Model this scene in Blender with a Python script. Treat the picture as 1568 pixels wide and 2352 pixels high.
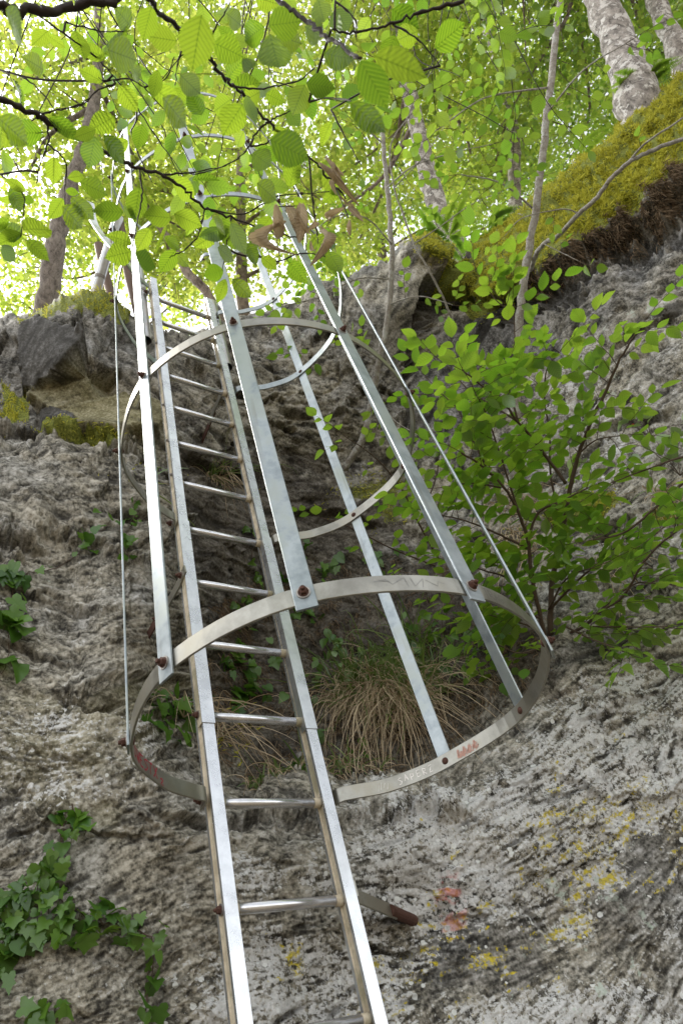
import bpy, bmesh, math, random
import numpy as np
from mathutils import Vector, Matrix
for _o in list(bpy.data.objects): bpy.data.objects.remove(_o)
SC = bpy.context.scene
COL = SC.collection
rad = math.radians
rng = np.random.default_rng(7)
random.seed(7)

# ------------------------------------------------------------ camera, world, sun, exposure
CAM = np.array([-0.8487, -1.7833, -0.3377])
RR = np.array([[0.847, -0.4734, -0.2419], [0.2023, 0.7078, -0.6768], [0.4916, 0.5243, 0.6953]])
for _k in range(3): RR[_k] /= np.linalg.norm(RR[_k])
FPX = 1602.4                                   # focal length in units of a 1568 wide picture
cd = bpy.data.cameras.new('camera'); cam = bpy.data.objects.new('camera', cd); COL.objects.link(cam)
cam.matrix_world = Matrix(((RR[0][0], -RR[1][0], -RR[2][0], CAM[0]), (RR[0][1], -RR[1][1], -RR[2][1], CAM[1]),
                           (RR[0][2], -RR[1][2], -RR[2][2], CAM[2]), (0, 0, 0, 1)))
cd.sensor_fit = 'HORIZONTAL'; cd.sensor_width = 24.0; cd.lens = 24.0 * FPX / 1568
cd.clip_start = 0.02; cd.clip_end = 2000
cd.dof.use_dof = True; cd.dof.focus_distance = 2.3; cd.dof.aperture_fstop = 8.0
SC.camera = cam
SUN_EL, SUN_AZ = 60.0, -28.0
wd = bpy.data.worlds.new('World'); SC.world = wd; wd.use_nodes = True
nt = wd.node_tree; nt.nodes.clear()
_sk = nt.nodes.new('ShaderNodeTexSky'); _sk.sky_type = 'NISHITA'; _sk.sun_disc = False
_sk.sun_elevation = rad(SUN_EL); _sk.sun_rotation = rad(SUN_AZ)
_sk.air_density = 1.0; _sk.dust_density = 1.5; _sk.ozone_density = 1.0
_bw = nt.nodes.new('ShaderNodeRGBToBW'); _mx = nt.nodes.new('ShaderNodeMix'); _mx.data_type = 'RGBA'; _mx.inputs[0].default_value = .90
_bg = nt.nodes.new('ShaderNodeBackground'); _bg.inputs['Strength'].default_value = 0.15
_wo = nt.nodes.new('ShaderNodeOutputWorld')
nt.links.new(_sk.outputs[0], _bw.inputs[0]); nt.links.new(_sk.outputs[0], _mx.inputs[6]); nt.links.new(_bw.outputs[0], _mx.inputs[7]); nt.links.new(_mx.outputs[2], _bg.inputs[0]); nt.links.new(_bg.outputs[0], _wo.inputs[0])
sl = bpy.data.lights.new('sun', 'SUN'); sun = bpy.data.objects.new('sun', sl); COL.objects.link(sun)
sl.energy = 1.2; sl.angle = rad(30); sl.color = (1.0, 0.95, 0.86)
_d = Vector((math.sin(rad(SUN_AZ)) * math.cos(rad(SUN_EL)), math.cos(rad(SUN_AZ)) * math.cos(rad(SUN_EL)), math.sin(rad(SUN_EL))))
sun.rotation_euler = _d.to_track_quat('Z', 'Y').to_euler()
SC.view_settings.view_transform = 'Standard'; SC.view_settings.look = 'None'
SC.view_settings.exposure = 2.25; SC.view_settings.gamma = 1.0; SC.view_settings.use_curve_mapping = False
SC.render.engine = 'CYCLES'

# ------------------------------------------------------------ helpers
def DIR(x, y):
    x = np.asarray(x, float); y = np.asarray(y, float)
    a = (x - 784) / FPX; b = (y - 1176) / FPX
    return a[..., None] * RR[0] + b[..., None] * RR[1] + RR[2]
def W(x, y, d):
    d = np.asarray(d, float)
    return CAM + d[..., None] * DIR(x, y)
def tag(o, label=None, cat=None, group=None, kind=None):
    if label: o['label'] = label
    if cat: o['category'] = cat
    if group: o['group'] = group
    if kind: o['kind'] = kind
    return o
def empty(name, loc, label=None, cat=None, group=None):
    o = bpy.data.objects.new(name, None); COL.objects.link(o); o.location = loc
    o.empty_display_size = 0.1
    return tag(o, label, cat, group)
def woff(p):
    v = np.zeros(3)
    while p is not None: v = v + np.array(p.location); p = p.parent
    return v
def mesh_np(name, V, F, mats, parent=None, uv=None, attrs=None, smooth=False, midx=None):
    """V (n,3); F (m,k) array, or list of such arrays / face lists; world coordinates."""
    V = np.asarray(V, np.float32)
    if parent is not None: V = V - woff(parent).astype(np.float32)
    if not isinstance(F, list): F = [F]
    Fs = [np.asarray(f, np.int32) for f in F if len(f)]
    loops = np.concatenate([f.ravel() for f in Fs]); tot = np.concatenate([np.full(len(f), f.shape[1], np.int32) for f in Fs])
    me = bpy.data.meshes.new(name)
    me.vertices.add(len(V)); me.vertices.foreach_set('co', V.ravel())
    me.loops.add(len(loops)); me.loops.foreach_set('vertex_index', loops)
    me.polygons.add(len(tot)); st = np.zeros(len(tot), np.int32); st[1:] = np.cumsum(tot)[:-1]
    me.polygons.foreach_set('loop_start', st)
    me.update(calc_edges=True)
    if smooth: me.polygons.foreach_set('use_smooth', np.ones(len(tot), bool))
    if not isinstance(mats, (list, tuple)): mats = [mats]
    for m in mats: me.materials.append(m)
    if midx is not None: me.polygons.foreach_set('material_index', np.asarray(midx, np.int32))
    if uv is not None:
        l = me.uv_layers.new(name='UVMap'); l.data.foreach_set('uv', np.asarray(uv, np.float32)[loops].ravel())
    if attrs:
        for k, a in attrs.items():
            a = np.asarray(a, np.float32)
            if a.ndim == 1: at = me.attributes.new(k, 'FLOAT', 'POINT'); at.data.foreach_set('value', a)
            else:
                at = me.attributes.new(k, 'FLOAT_COLOR', 'POINT')
                at.data.foreach_set('color', np.c_[a, np.ones(len(a), np.float32)][:, :4].ravel().astype(np.float32))
    me.validate(); me.update()
    o = bpy.data.objects.new(name, me); COL.objects.link(o)
    if parent is not None: o.parent = parent
    return o
class MB:
    """collects shapes into one mesh (world coordinates)"""
    def __init__(s): s.v = []; s.f = []; s.m = []; s.n = 0
    def add(s, V, F, m=0):
        V = np.asarray(V, float)
        for f in F: s.f.append([i + s.n for i in f]); s.m.append(m)
        s.v.append(V); s.n += len(V)
    def box(s, c, sz, ax=None, m=0):
        ax = np.eye(3) if ax is None else np.array(ax, float)
        c = np.array(c, float); h = np.array(sz, float) / 2
        V = [c + sx * h[0] * ax[0] + sy * h[1] * ax[1] + sz_ * h[2] * ax[2] for sx in (-1, 1) for sy in (-1, 1) for sz_ in (-1, 1)]
        s.add(V, [(0, 1, 3, 2), (4, 6, 7, 5), (0, 4, 5, 1), (2, 3, 7, 6), (0, 2, 6, 4), (1, 5, 7, 3)], m)
    def tube(s, P, r, n=8, m=0, cap=True):
        P = np.array(P, float); r = np.broadcast_to(np.asarray(r, float), (len(P),))
        T = np.gradient(P, axis=0) if len(P) > 2 else np.array([P[1] - P[0]] * 2)
        T /= np.linalg.norm(T, axis=1)[:, None] + 1e-9
        u = np.cross(T[0], (0, 0, 1.0));
        if np.linalg.norm(u) < .1: u = np.cross(T[0], (1.0, 0, 0))
        u /= np.linalg.norm(u); V = []
        a = np.arange(n) * 2 * math.pi / n
        for i in range(len(P)):
            u = u - T[i] * u.dot(T[i]); u /= np.linalg.norm(u); w = np.cross(T[i], u)
            V.append(P[i] + r[i] * (np.cos(a)[:, None] * u + np.sin(a)[:, None] * w))
        F = [(i * n + j, i * n + (j + 1) % n, (i + 1) * n + (j + 1) % n, (i + 1) * n + j) for i in range(len(P) - 1) for j in range(n)]
        if cap: F += [tuple(range(n))[::-1], tuple((len(P) - 1) * n + j for j in range(n))]
        s.add(np.concatenate(V), F, m)
    def strip(s, P, U, N, w, t, m=0):
        """flat bar along P, width axis U, thickness axis N (outer side +N)"""
        P = np.array(P, float); U = np.broadcast_to(np.array(U, float), P.shape); N = np.broadcast_to(np.array(N, float), P.shape)
        c = min(.0012, t * .3)
        prof = [(-w / 2, -t / 2 + c), (-w / 2 + c, -t / 2), (w / 2 - c, -t / 2), (w / 2, -t / 2 + c), (w / 2, t / 2 - c), (w / 2 - c, t / 2), (-w / 2 + c, t / 2), (-w / 2, t / 2 - c)]
        V = np.concatenate([[P[i] + a * U[i] + b * N[i] for a, b in prof] for i in range(len(P))]); n = 8
        F = [(i * n + j, i * n + (j + 1) % n, (i + 1) * n + (j + 1) % n, (i + 1) * n + j) for i in range(len(P) - 1) for j in range(n)]
        F += [tuple(range(n))[::-1], tuple((len(P) - 1) * n + j for j in range(n))]
        s.add(V, F, m)
    def merge(s, o, m=1):
        if o.n: s.f += [[i + s.n for i in f] for f in o.f]; s.m += [m] * len(o.f); s.v += o.v; s.n += o.n
    def build(s, name, mats, parent=None, smooth=False):
        if not isinstance(mats, (list, tuple)): mats = [mats]
        me = bpy.data.meshes.new(name); V = np.concatenate(s.v)
        if parent is not None: V = V - woff(parent)
        me.from_pydata(V.tolist(), [], s.f)
        for m in mats: me.materials.append(m)
        me.polygons.foreach_set('material_index', np.array(s.m, np.int32))
        if smooth: me.polygons.foreach_set('use_smooth', np.ones(len(s.f), bool))
        me.update()
        bm = bmesh.new(); bm.from_mesh(me); bmesh.ops.recalc_face_normals(bm, faces=bm.faces); bm.to_mesh(me); bm.free()
        o = bpy.data.objects.new(name, me); COL.objects.link(o)
        if parent is not None: o.parent = parent
        return o
def crom(P, n=8):
    """Catmull-Rom through P"""
    P = np.array(P, float); Q = np.vstack([2 * P[0] - P[1], P, 2 * P[-1] - P[-2]]); out = []
    for i in range(1, len(Q) - 2):
        for k in range(n):
            t = k / n
            out.append(.5 * (2 * Q[i] + (Q[i + 1] - Q[i - 1]) * t + (2 * Q[i - 1] - 5 * Q[i] + 4 * Q[i + 1] - Q[i + 2]) * t * t + (3 * Q[i] - Q[i - 1] - 3 * Q[i + 1] + Q[i + 2]) * t ** 3))
    out.append(P[-1]); return np.array(out)

# node shorthand
class NT:
    def __init__(s, name):
        s.m = bpy.data.materials.new(name); s.m.use_nodes = True; s.t = s.m.node_tree; s.t.nodes.clear()
        s.out = s.t.nodes.new('ShaderNodeOutputMaterial')
    def n(s, ty, **k):
        x = s.t.nodes.new('ShaderNode' + ty)
        for a, b in k.items():
            if a.startswith('_'): setattr(x, a[1:], b)
        return x
    def set(s, sock, v):
        if isinstance(v, bpy.types.NodeSocket): s.t.links.new(v, sock)
        else:
            if sock.type == 'RGBA' and len(v) == 3: v = (*v, 1)
            sock.default_value = v
    def math(s, op, a, b=0.0, clamp=False):
        x = s.n('Math', _operation=op, _use_clamp=clamp); s.set(x.inputs[0], a); s.set(x.inputs[1], b); return x.outputs[0]
    def mix(s, f, a, b, bt='MIX'):
        x = s.n('Mix', _data_type='RGBA', _blend_type=bt); s.set(x.inputs[0], f); s.set(x.inputs[6], a); s.set(x.inputs[7], b); return x.outputs[2]
    def noise(s, sc, det=3, rough=.55, vec=None, dist=0.0):
        x = s.n('TexNoise'); s.set(x.inputs['Scale'], float(sc)); x.inputs['Detail'].default_value = det; x.inputs['Roughness'].default_value = rough
        x.inputs['Distortion'].default_value = dist
        if vec is not None: s.set(x.inputs['Vector'], vec)
        return x.outputs['Fac']
    def voro(s, sc, vec=None, feat='F1', rnd=1.0):
        x = s.n('TexVoronoi', _feature=feat); s.set(x.inputs['Scale'], float(sc)); x.inputs['Randomness'].default_value = rnd
        if vec is not None: s.set(x.inputs['Vector'], vec)
        return x
    def ramp(s, f, pts):
        x = s.n('ValToRGB'); s.set(x.inputs[0], f); e = x.color_ramp.elements
        while len(e) > 1: e.remove(e[0])
        for i, (p, c) in enumerate(pts):
            q = e[0] if i == 0 else e.new(p)
            q.position = p; q.color = (*c, 1) if len(c) == 3 else c
        return x.outputs[0]
    def step(s, f, a, b):
        x = s.n('MapRange', _interpolation_type='SMOOTHSTEP'); s.set(x.inputs[0], f); s.set(x.inputs[1], a); s.set(x.inputs[2], b); return x.outputs[0]
    def attr(s, name, out='Fac'):
        x = s.n('Attribute', _attribute_name=name); return x.outputs[out]
    def pos(s): return s.n('NewGeometry').outputs['Position']
    def obj(s): return s.n('TexCoord').outputs['Object']
    def bump(s, h, st, dist=.01):
        x = s.n('Bump'); s.set(x.inputs['Strength'], st); x.inputs['Distance'].default_value = dist; s.set(x.inputs['Height'], h); return x.outputs[0]
    def bsdf(s, col, rough=.6, metal=0.0, normal=None, spec=.5):
        x = s.n('BsdfPrincipled'); s.set(x.inputs['Base Color'], col); s.set(x.inputs['Roughness'], rough); s.set(x.inputs['Metallic'], metal)
        s.set(x.inputs['Specular IOR Level'], spec)
        if normal is not None: s.set(x.inputs['Normal'], normal)
        return x.outputs[0]
    def done(s, sh): s.t.links.new(sh, s.out.inputs['Surface']); return s.m
def simple(name, col, rough=.7, metal=0.0, var=.25, sc=30, bump=.2, spec=.4):
    t = NT(name); n = t.noise(sc, 5, .6, t.obj()); c2 = tuple(c * (1 - var * 1.3) for c in col); c1 = tuple(min(1, c * (1 + var)) for c in col)
    return t.done(t.bsdf(t.mix(n, c2, c1), rough, metal, t.bump(n, bump, .003), spec))
# ------------------------------------------------------------ rock face
# reference directions (as seen from the foot of the cliff) are turned into world positions here once; the result is a plain world-space relief
RIDGE = np.array([(-500, 800), (-150, 775), (0, 752), (60, 715), (120, 690), (180, 668), (235, 662), (268, 690), (300, 728), (345, 748), (400, 768), (450, 776), (485, 758), (530, 725), (600, 705), (680, 690),
    (760, 640), (830, 622), (880, 603), (930, 562), (980, 548), (1012, 570), (1060, 572), (1120, 545), (1180, 503), (1240, 448), (1300, 398), (1370, 345), (1420, 290), (1460, 240), (1500, 215), (1568, 165), (1750, 30), (2050, -180)], float)
DC = np.array([ # px, py, distance
 (-450, 800, 3.9), (0, 752, 4.15), (120, 690, 4.25), (235, 662, 4.45), (300, 728, 4.4), (400, 768, 4.55), (485, 758, 4.7), (600, 705, 5.0), (760, 640, 5.2), (880, 600, 5.3), (980, 548, 5.4), (1060, 572, 5.6), (1180, 503, 5.5), (1300, 398, 5.4), (1460, 240, 5.3), (1568, 165, 5.1), (1850, -40, 4.6),
 (0, 900, 3.75), (200, 850, 3.75), (120, 960, 3.75), (230, 960, 3.75), (350, 900, 3.95), (450, 900, 4.15), (600, 850, 4.6), (850, 750, 4.75), (930, 700, 4.75), (990, 720, 5.25), (1150, 760, 5.0), (1300, 640, 4.6), (1500, 520, 4.45), (1700, 400, 4.2),
 (1180, 620, 4.95), (1350, 520, 4.85), (1500, 400, 4.75),
 (0, 1050, 3.3), (150, 1060, 3.35), (300, 1100, 3.4), (450, 1100, 3.75), (650, 1100, 4.4), (850, 1000, 4.6), (1000, 950, 4.6), (1200, 900, 4.5), (1400, 850, 4.1), (1568, 800, 3.85), (1850, 700, 3.4),
 (-450, 1300, 2.3), (0, 1300, 2.62), (150, 1350, 2.7), (330, 1400, 2.75), (450, 1400, 3.3), (600, 1350, 3.9), (850, 1300, 4.15), (1000, 1300, 4.0), (1200, 1250, 3.85), (1400, 1150, 3.55), (1568, 1100, 3.35), (1850, 1050, 3.0),
 (0, 1600, 2.15), (200, 1600, 2.2), (330, 1600, 2.45), (450, 1600, 3.05), (600, 1600, 3.4), (850, 1560, 3.5), (1000, 1500, 3.45), (1150, 1450, 3.3), (1300, 1450, 3.1), (1450, 1400, 3.0), (1568, 1350, 2.95),
 (0, 1850, 1.9), (200, 1850, 1.95), (400, 1780, 2.2), (550, 1780, 2.62), (750, 1790, 2.75), (900, 1790, 2.78), (1050, 1700, 2.85), (1200, 1600, 2.9), (1350, 1600, 2.8), (1568, 1550, 2.7), (1850, 1500, 2.5),
 (450, 1860, 2.15), (650, 1880, 2.3), (850, 1900, 2.4), (1000, 1850, 2.5), (1200, 1800, 2.55), (1400, 1800, 2.5), (1568, 1800, 2.45),
 (-450, 2100, 1.5), (0, 2100, 1.7), (250, 2100, 1.78), (500, 2050, 1.95), (700, 2050, 2.08), (925, 2110, 2.2), (1100, 2100, 2.25), (1300, 2100, 2.3), (1568, 2050, 2.3), (1850, 2000, 2.2),
 (0, 2352, 1.55), (250, 2352, 1.63), (500, 2352, 1.75), (750, 2352, 1.9), (1000, 2352, 2.0), (1300, 2352, 2.05), (1568, 2352, 2.1), (1850, 2352, 2.05),
 (-450, 2900, 1.25), (0, 2900, 1.3), (500, 2900, 1.5), (1000, 2900, 1.65), (1568, 2900, 1.75), (2050, 2900, 1.7), (2050, 1400, 2.7), (2050, 600, 3.3), (2050, -150, 4.2)], float)
def tps_fit(P, z, lam=2e-4):
    P = P / 1000; n = len(P); d = np.linalg.norm(P[:, None] - P[None], axis=2); K = d * d * np.log(d + 1e-9)
    A = np.zeros((n + 3, n + 3)); A[:n, :n] = K + lam * np.eye(n); A[:n, n] = 1; A[:n, n + 1:] = P; A[n, :n] = 1; A[n + 1:, :n] = P.T
    return P, np.linalg.solve(A, np.r_[z, 0, 0, 0])
def tps_eval(fit, x, y):
    P, w = fit; x = np.asarray(x) / 1000; y = np.asarray(y) / 1000; o = w[len(P)] + w[len(P) + 1] * x + w[len(P) + 2] * y
    for (px, py), k in zip(P, w):
        r2 = (x - px) ** 2 + (y - py) ** 2 + 1e-12; o = o + k * .5 * r2 * np.log(r2)
    return o
_fit = tps_fit(DC[:, :2], np.log(DC[:, 2]))
# canvas of rock-surface fields
CS = 3.0; CX0, CY0, CX1, CY1 = -520., -260., 2070., 2960.
cw, ch = int((CX1 - CX0) / CS), int((CY1 - CY0) / CS)
def upnoise(step, seed, sx=1.0):
    r = np.random.default_rng(seed); gw, gh = int((CX1 - CX0) / (step * sx)) + 4, int((CY1 - CY0) / step) + 4
    g = r.standard_normal((gh, gw)).astype(np.float32)
    xs = np.arange(cw) * CS / (step * sx); ys = np.arange(ch) * CS / step
    ix = xs.astype(int); iy = ys.astype(int); fx = xs - ix; fy = ys - iy; fx = fx * fx * (3 - 2 * fx); fy = fy * fy * (3 - 2 * fy)
    a = g[iy][:, ix]; b = g[iy][:, ix + 1]; c = g[iy + 1][:, ix]; d = g[iy + 1][:, ix + 1]
    o = (a * (1 - fx) + b * fx) * (1 - fy[:, None]) + (c * (1 - fx) + d * fx) * fy[:, None]
    return o / o.std()
def fbm2(step, seed, oc=4, g=.55):
    o = 0
    for k in range(oc): o = o + g ** k * upnoise(max(step / 2 ** k, CS), seed + k)
    return o / o.std()
gx, gy = np.meshgrid(CX0 + np.arange(cw) * CS, CY0 + np.arange(ch) * CS)
# bedding direction (degrees, up to the right positive)
AC = np.array([(1300, 2100, 18), (1500, 1750, 33), (1300, 1900, 20), (1000, 2000, 8), (1100, 2250, 18), (1500, 2250, 40), (1300, 1650, 32), (1500, 1450, 38), (1500, 1000, 42), (1400, 800, 52), (1500, 620, 25),
 (1150, 850, 78), (1080, 1050, 70), (900, 700, 60), (1300, 1150, 40), (700, 1000, -20), (650, 2000, 18), (700, 1880, -4), (420, 2050, 22), (300, 1920, 4), (60, 1900, 40), (100, 2200, 12), (300, 2280, 38), (600, 2250, 22), (150, 1700, -3),
 (200, 1400, -28), (60, 1300, -18), (330, 1500, -20), (80, 1100, 20), (300, 1120, -20), (500, 950, -38), (850, 1250, -8), (350, 1800, -14), (700, 1500, -10), (80, 820, 40), (250, 800, -35), (1000, 1650, 15), (100, 1550, -15), (400, 2300, 40), (850, 2150, 10), (200, 2050, 20)], float)
wsum = 0; cx_ = 0; sx_ = 0
for px, py, a in AC:
    w_ = 1 / (((gx - px) ** 2 + (gy - py) ** 2) / 1e4 + .15) ** 1.6
    cx_ = cx_ + w_ * math.cos(2 * rad(a)); sx_ = sx_ + w_ * math.sin(2 * rad(a))
ang = .5 * np.arctan2(sx_, cx_) + .22 * fbm2(260, 11, 3)
dx_, dy_ = np.cos(ang).astype(np.float32), -np.sin(ang).astype(np.float32)
def lic(src, n, st=1.0):
    acc = src.copy(); H, Wd = src.shape; ii, jj = np.meshgrid(np.arange(H, dtype=np.float32), np.arange(Wd, dtype=np.float32), indexing='ij')
    for sg in (-1, 1):
        y = ii.copy(); x = jj.copy(); pvx, pvy = sg * dx_, sg * dy_
        for k in range(n):
            x += pvx * st; y += pvy * st
            xi = np.clip(x, 0, Wd - 1).astype(np.int32); yi = np.clip(y, 0, H - 1).astype(np.int32)
            nx, ny = dx_[yi, xi], dy_[yi, xi]; s_ = np.where(nx * pvx + ny * pvy < 0, -1, 1); pvx, pvy = nx * s_, ny * s_
            acc += src[yi, xi] * (1 - .8 * k / n)
    return acc / acc.std()
L1 = lic(upnoise(3.6, 21), 3)
L2 = lic(upnoise(8, 22), 6, 1.2)
L3 = lic(upnoise(15, 23), 12, 1.8)
L4 = lic(upnoise(34, 24), 18, 3.0)
L5 = lic(upnoise(5.5, 25), 20, 1.6)
L6 = lic(upnoise(11, 26), 26, 2.0)
F1 = fbm2(14, 31, 3, .8); F2 = fbm2(60, 35, 4); F3 = fbm2(220, 41, 4)
def blob(px, py, rx, ry, rot=0, soft=.35, edge=.25):
    """soft mask, ragged edge"""
    c, s = math.cos(rad(rot)), math.sin(rad(rot)); u = (gx - px) * c - (gy - py) * s; v = (gx - px) * s + (gy - py) * c
    d = np.sqrt((u / rx) ** 2 + (v / ry) ** 2) + edge * .5 * F2 + edge * .2 * F1
    t = np.clip((1 + soft - d) / (2 * soft), 0, 1); return t * t * (3 - 2 * t)
def poly(pts, soft=14, rag=16):
    pts = np.array(pts, float); inside = np.zeros(gx.shape, bool); dmin = np.full(gx.shape, 1e9)
    X = gx + rag * F2 * .6 + rag * .35 * F1; Y = gy + rag * .6 * np.roll(F2, 97, 1) + rag * .35 * np.roll(F1, 61, 0)
    for (x0, y0), (x1, y1) in zip(pts, np.roll(pts, -1, 0)):
        c = ((y0 > Y) != (y1 > Y)) & (X < (x1 - x0) * (Y - y0) / (y1 - y0 + 1e-9) + x0); inside ^= c
        t = np.clip(((X - x0) * (x1 - x0) + (Y - y0) * (y1 - y0)) / ((x1 - x0) ** 2 + (y1 - y0) ** 2), 0, 1)
        dmin = np.minimum(dmin, np.hypot(X - x0 - t * (x1 - x0), Y - y0 - t * (y1 - y0)))
    s = np.where(inside, dmin, -dmin); t = np.clip(.5 + s / (2 * soft), 0, 1); return t * t * (3 - 2 * t)
smth = lambda x, a, b: (lambda t: t * t * (3 - 2 * t))(np.clip((x - a) / (b - a), 0, 1))
# large smooth joint faces
FA = poly([(48, 898), (60, 760), (98, 728), (200, 796), (198, 822), (137, 872), (75, 905)], 4, 6)
FB = poly([(60, 908), (75, 902), (138, 870), (190, 822), (282, 848), (278, 898), (115, 950), (66, 920)], 4, 4)
FC = poly([(138, 950), (200, 918), (282, 898), (345, 905), (385, 930), (360, 1000), (280, 1000), (180, 995), (175, 972)], 5, 6)
FD = poly([(84, 968), (135, 952), (177, 973), (182, 1018), (100, 1014)], 4, 4)
FE = poly([(-60, 900), (20, 895), (80, 965), (90, 1012), (-60, 1010)], 6, 8)
facet = np.maximum.reduce([FA, FB, FC, FD, FE * .8, poly([(870, 610), (1000, 600), (990, 700), (900, 860), (840, 830)], 10, 14), poly([(1240, 1960), (1568, 1890), (1568, 2050), (1420, 2180)], 30, 30) * .8,
   poly([(150, 1950), (350, 1930), (370, 2050), (250, 2080), (130, 2010)], 20, 20) * .7, poly([(480, 1980), (560, 1960), (600, 1990), (520, 2030)], 8, 8) * .7, poly([(250, 1560), (400, 1555), (390, 1600), (230, 1590)], 8, 8) * .6, poly([(1230, 2050), (1400, 2150), (1250, 2260), (1080, 2240), (1020, 2160)], 20, 20) * .6])
recess = poly([(470, 1380), (640, 1290), (900, 1290), (1130, 1330), (1290, 1440), (1260, 1560), (1130, 1620), (1010, 1720), (930, 1790), (760, 1800), (600, 1790), (480, 1770), (440, 1600)], 40, 40)
soil = np.maximum(recess, .9 * poly([(400, 1000), (640, 1040), (900, 1080), (960, 1290), (640, 1330), (430, 1350), (390, 1180)], 40, 50))
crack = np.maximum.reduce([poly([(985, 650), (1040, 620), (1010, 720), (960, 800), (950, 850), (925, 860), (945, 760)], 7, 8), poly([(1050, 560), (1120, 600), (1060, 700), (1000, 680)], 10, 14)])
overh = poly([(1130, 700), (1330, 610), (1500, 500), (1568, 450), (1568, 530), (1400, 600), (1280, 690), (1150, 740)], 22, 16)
mossr = poly([(930, 560), (990, 540), (1060, 570), (1180, 500), (1300, 395), (1400, 330), (1460, 235), (1568, 165), (1900, -100), (1900, 250), (1568, 430), (1440, 520), (1330, 585), (1180, 690), (1110, 700), (1050, 620), (960, 590)], 10, 14)
brownr = poly([(1150, 700), (1250, 625), (1350, 560), (1450, 490), (1568, 400), (1800, 300), (1800, 350), (1568, 445), (1480, 510), (1380, 575), (1250, 650), (1170, 715)], 10, 16)
mossl = np.clip(poly([(40, 740), (120, 690), (180, 665), (240, 655), (290, 700), (290, 735), (200, 700), (120, 725), (60, 760)], 8, 12) + .8 * blob(170, 1010, 100, 10, 0) + .7 * blob(430, 1120, 200, 40, 0, .5, .8) * smth(F2, 0, .8) + .8 * poly([(0, 880), (60, 900), (60, 990), (0, 1010)], 14, 12)
   + .8 * blob(1330, 1170, 90, 35, 10) + .9 * blob(1520, 1170, 60, 26, 0, .4, .5) + .8 * blob(1200, 1300, 60, 90, 0, .4, .6) * smth(F2, -.2, .6) + .9 * blob(1100, 700, 30, 40) + .5 * blob(540, 1680, 60, 60) * smth(F1, 0, 1) + .55 * blob(860, 1150, 120, 70) * smth(F2, -.3, .6), 0, 1)
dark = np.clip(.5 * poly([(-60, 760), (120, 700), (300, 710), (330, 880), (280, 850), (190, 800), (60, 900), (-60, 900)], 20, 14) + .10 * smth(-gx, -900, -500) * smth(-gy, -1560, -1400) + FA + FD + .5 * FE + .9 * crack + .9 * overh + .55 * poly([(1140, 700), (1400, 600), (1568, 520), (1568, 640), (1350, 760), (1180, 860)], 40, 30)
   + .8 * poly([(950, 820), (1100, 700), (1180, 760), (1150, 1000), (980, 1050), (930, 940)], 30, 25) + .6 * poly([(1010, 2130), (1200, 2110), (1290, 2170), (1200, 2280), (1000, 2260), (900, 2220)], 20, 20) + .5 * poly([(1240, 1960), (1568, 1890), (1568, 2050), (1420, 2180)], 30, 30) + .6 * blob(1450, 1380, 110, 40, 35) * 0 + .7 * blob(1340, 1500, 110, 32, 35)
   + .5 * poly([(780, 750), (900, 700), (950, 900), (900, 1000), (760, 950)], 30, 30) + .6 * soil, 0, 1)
ochre = np.clip(FC + .8 * FB + .35 * poly([(0, 1620), (280, 1640), (290, 1800), (0, 1790)], 40, 40) + .35 * blob(200, 1880, 120, 40, 0, .4, .5) + .5 * blob(330, 1590, 120, 30, 0) + .3 * blob(350, 1000, 80, 60), 0, 1)
yel = .9 * np.clip(.85 * blob(1440, 1900, 220, 110, 20, .5, .9) + .9 * blob(1330, 2050, 240, 90, 20, .5, .9) + .8 * blob(1000, 2250, 260, 130, 15, .5, .9) + .45 * blob(1200, 1900, 200, 80, 0, .5, .8) + .6 * blob(620, 2270, 120, 80, 0, .4, .8) + .25 * blob(1450, 1650, 150, 80, 0), 0, 1)
white = np.clip(.40 - .22 * smth(-gx, -700, -400) * smth(-gy, -1600, -1450) + .25 * smth(gy, 1700, 1900) * smth(gx, 650, 900) + .65 * blob(1180, 1950, 340, 200, 10, .5, .5) + .45 * blob(1450, 1700, 230, 200, 30) + .6 * blob(650, 2300, 260, 160, 10) + .45 * blob(100, 1740, 260, 130, 0) + .12 * blob(1480, 950, 170, 330, 0) + .35 * blob(150, 1350, 220, 130, 0) + .25 * blob(1280, 1000, 120, 200, 0, .5, .5) + .5 * blob(1350, 2330, 250, 60, 0) + .5 * blob(560, 2010, 90, 60)
   - .75 * dark - .8 * soil - .6 * ochre - .35 * poly([(130, 1900), (380, 1900), (400, 2080), (150, 2120), (0, 2050)], 40, 40) - .4 * poly([(0, 1000), (280, 1000), (300, 1300), (0, 1280)], 60, 40) - .4 * poly([(400, 850), (700, 820), (900, 1000), (500, 1050)], 50, 40), 0, 1)
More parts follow.
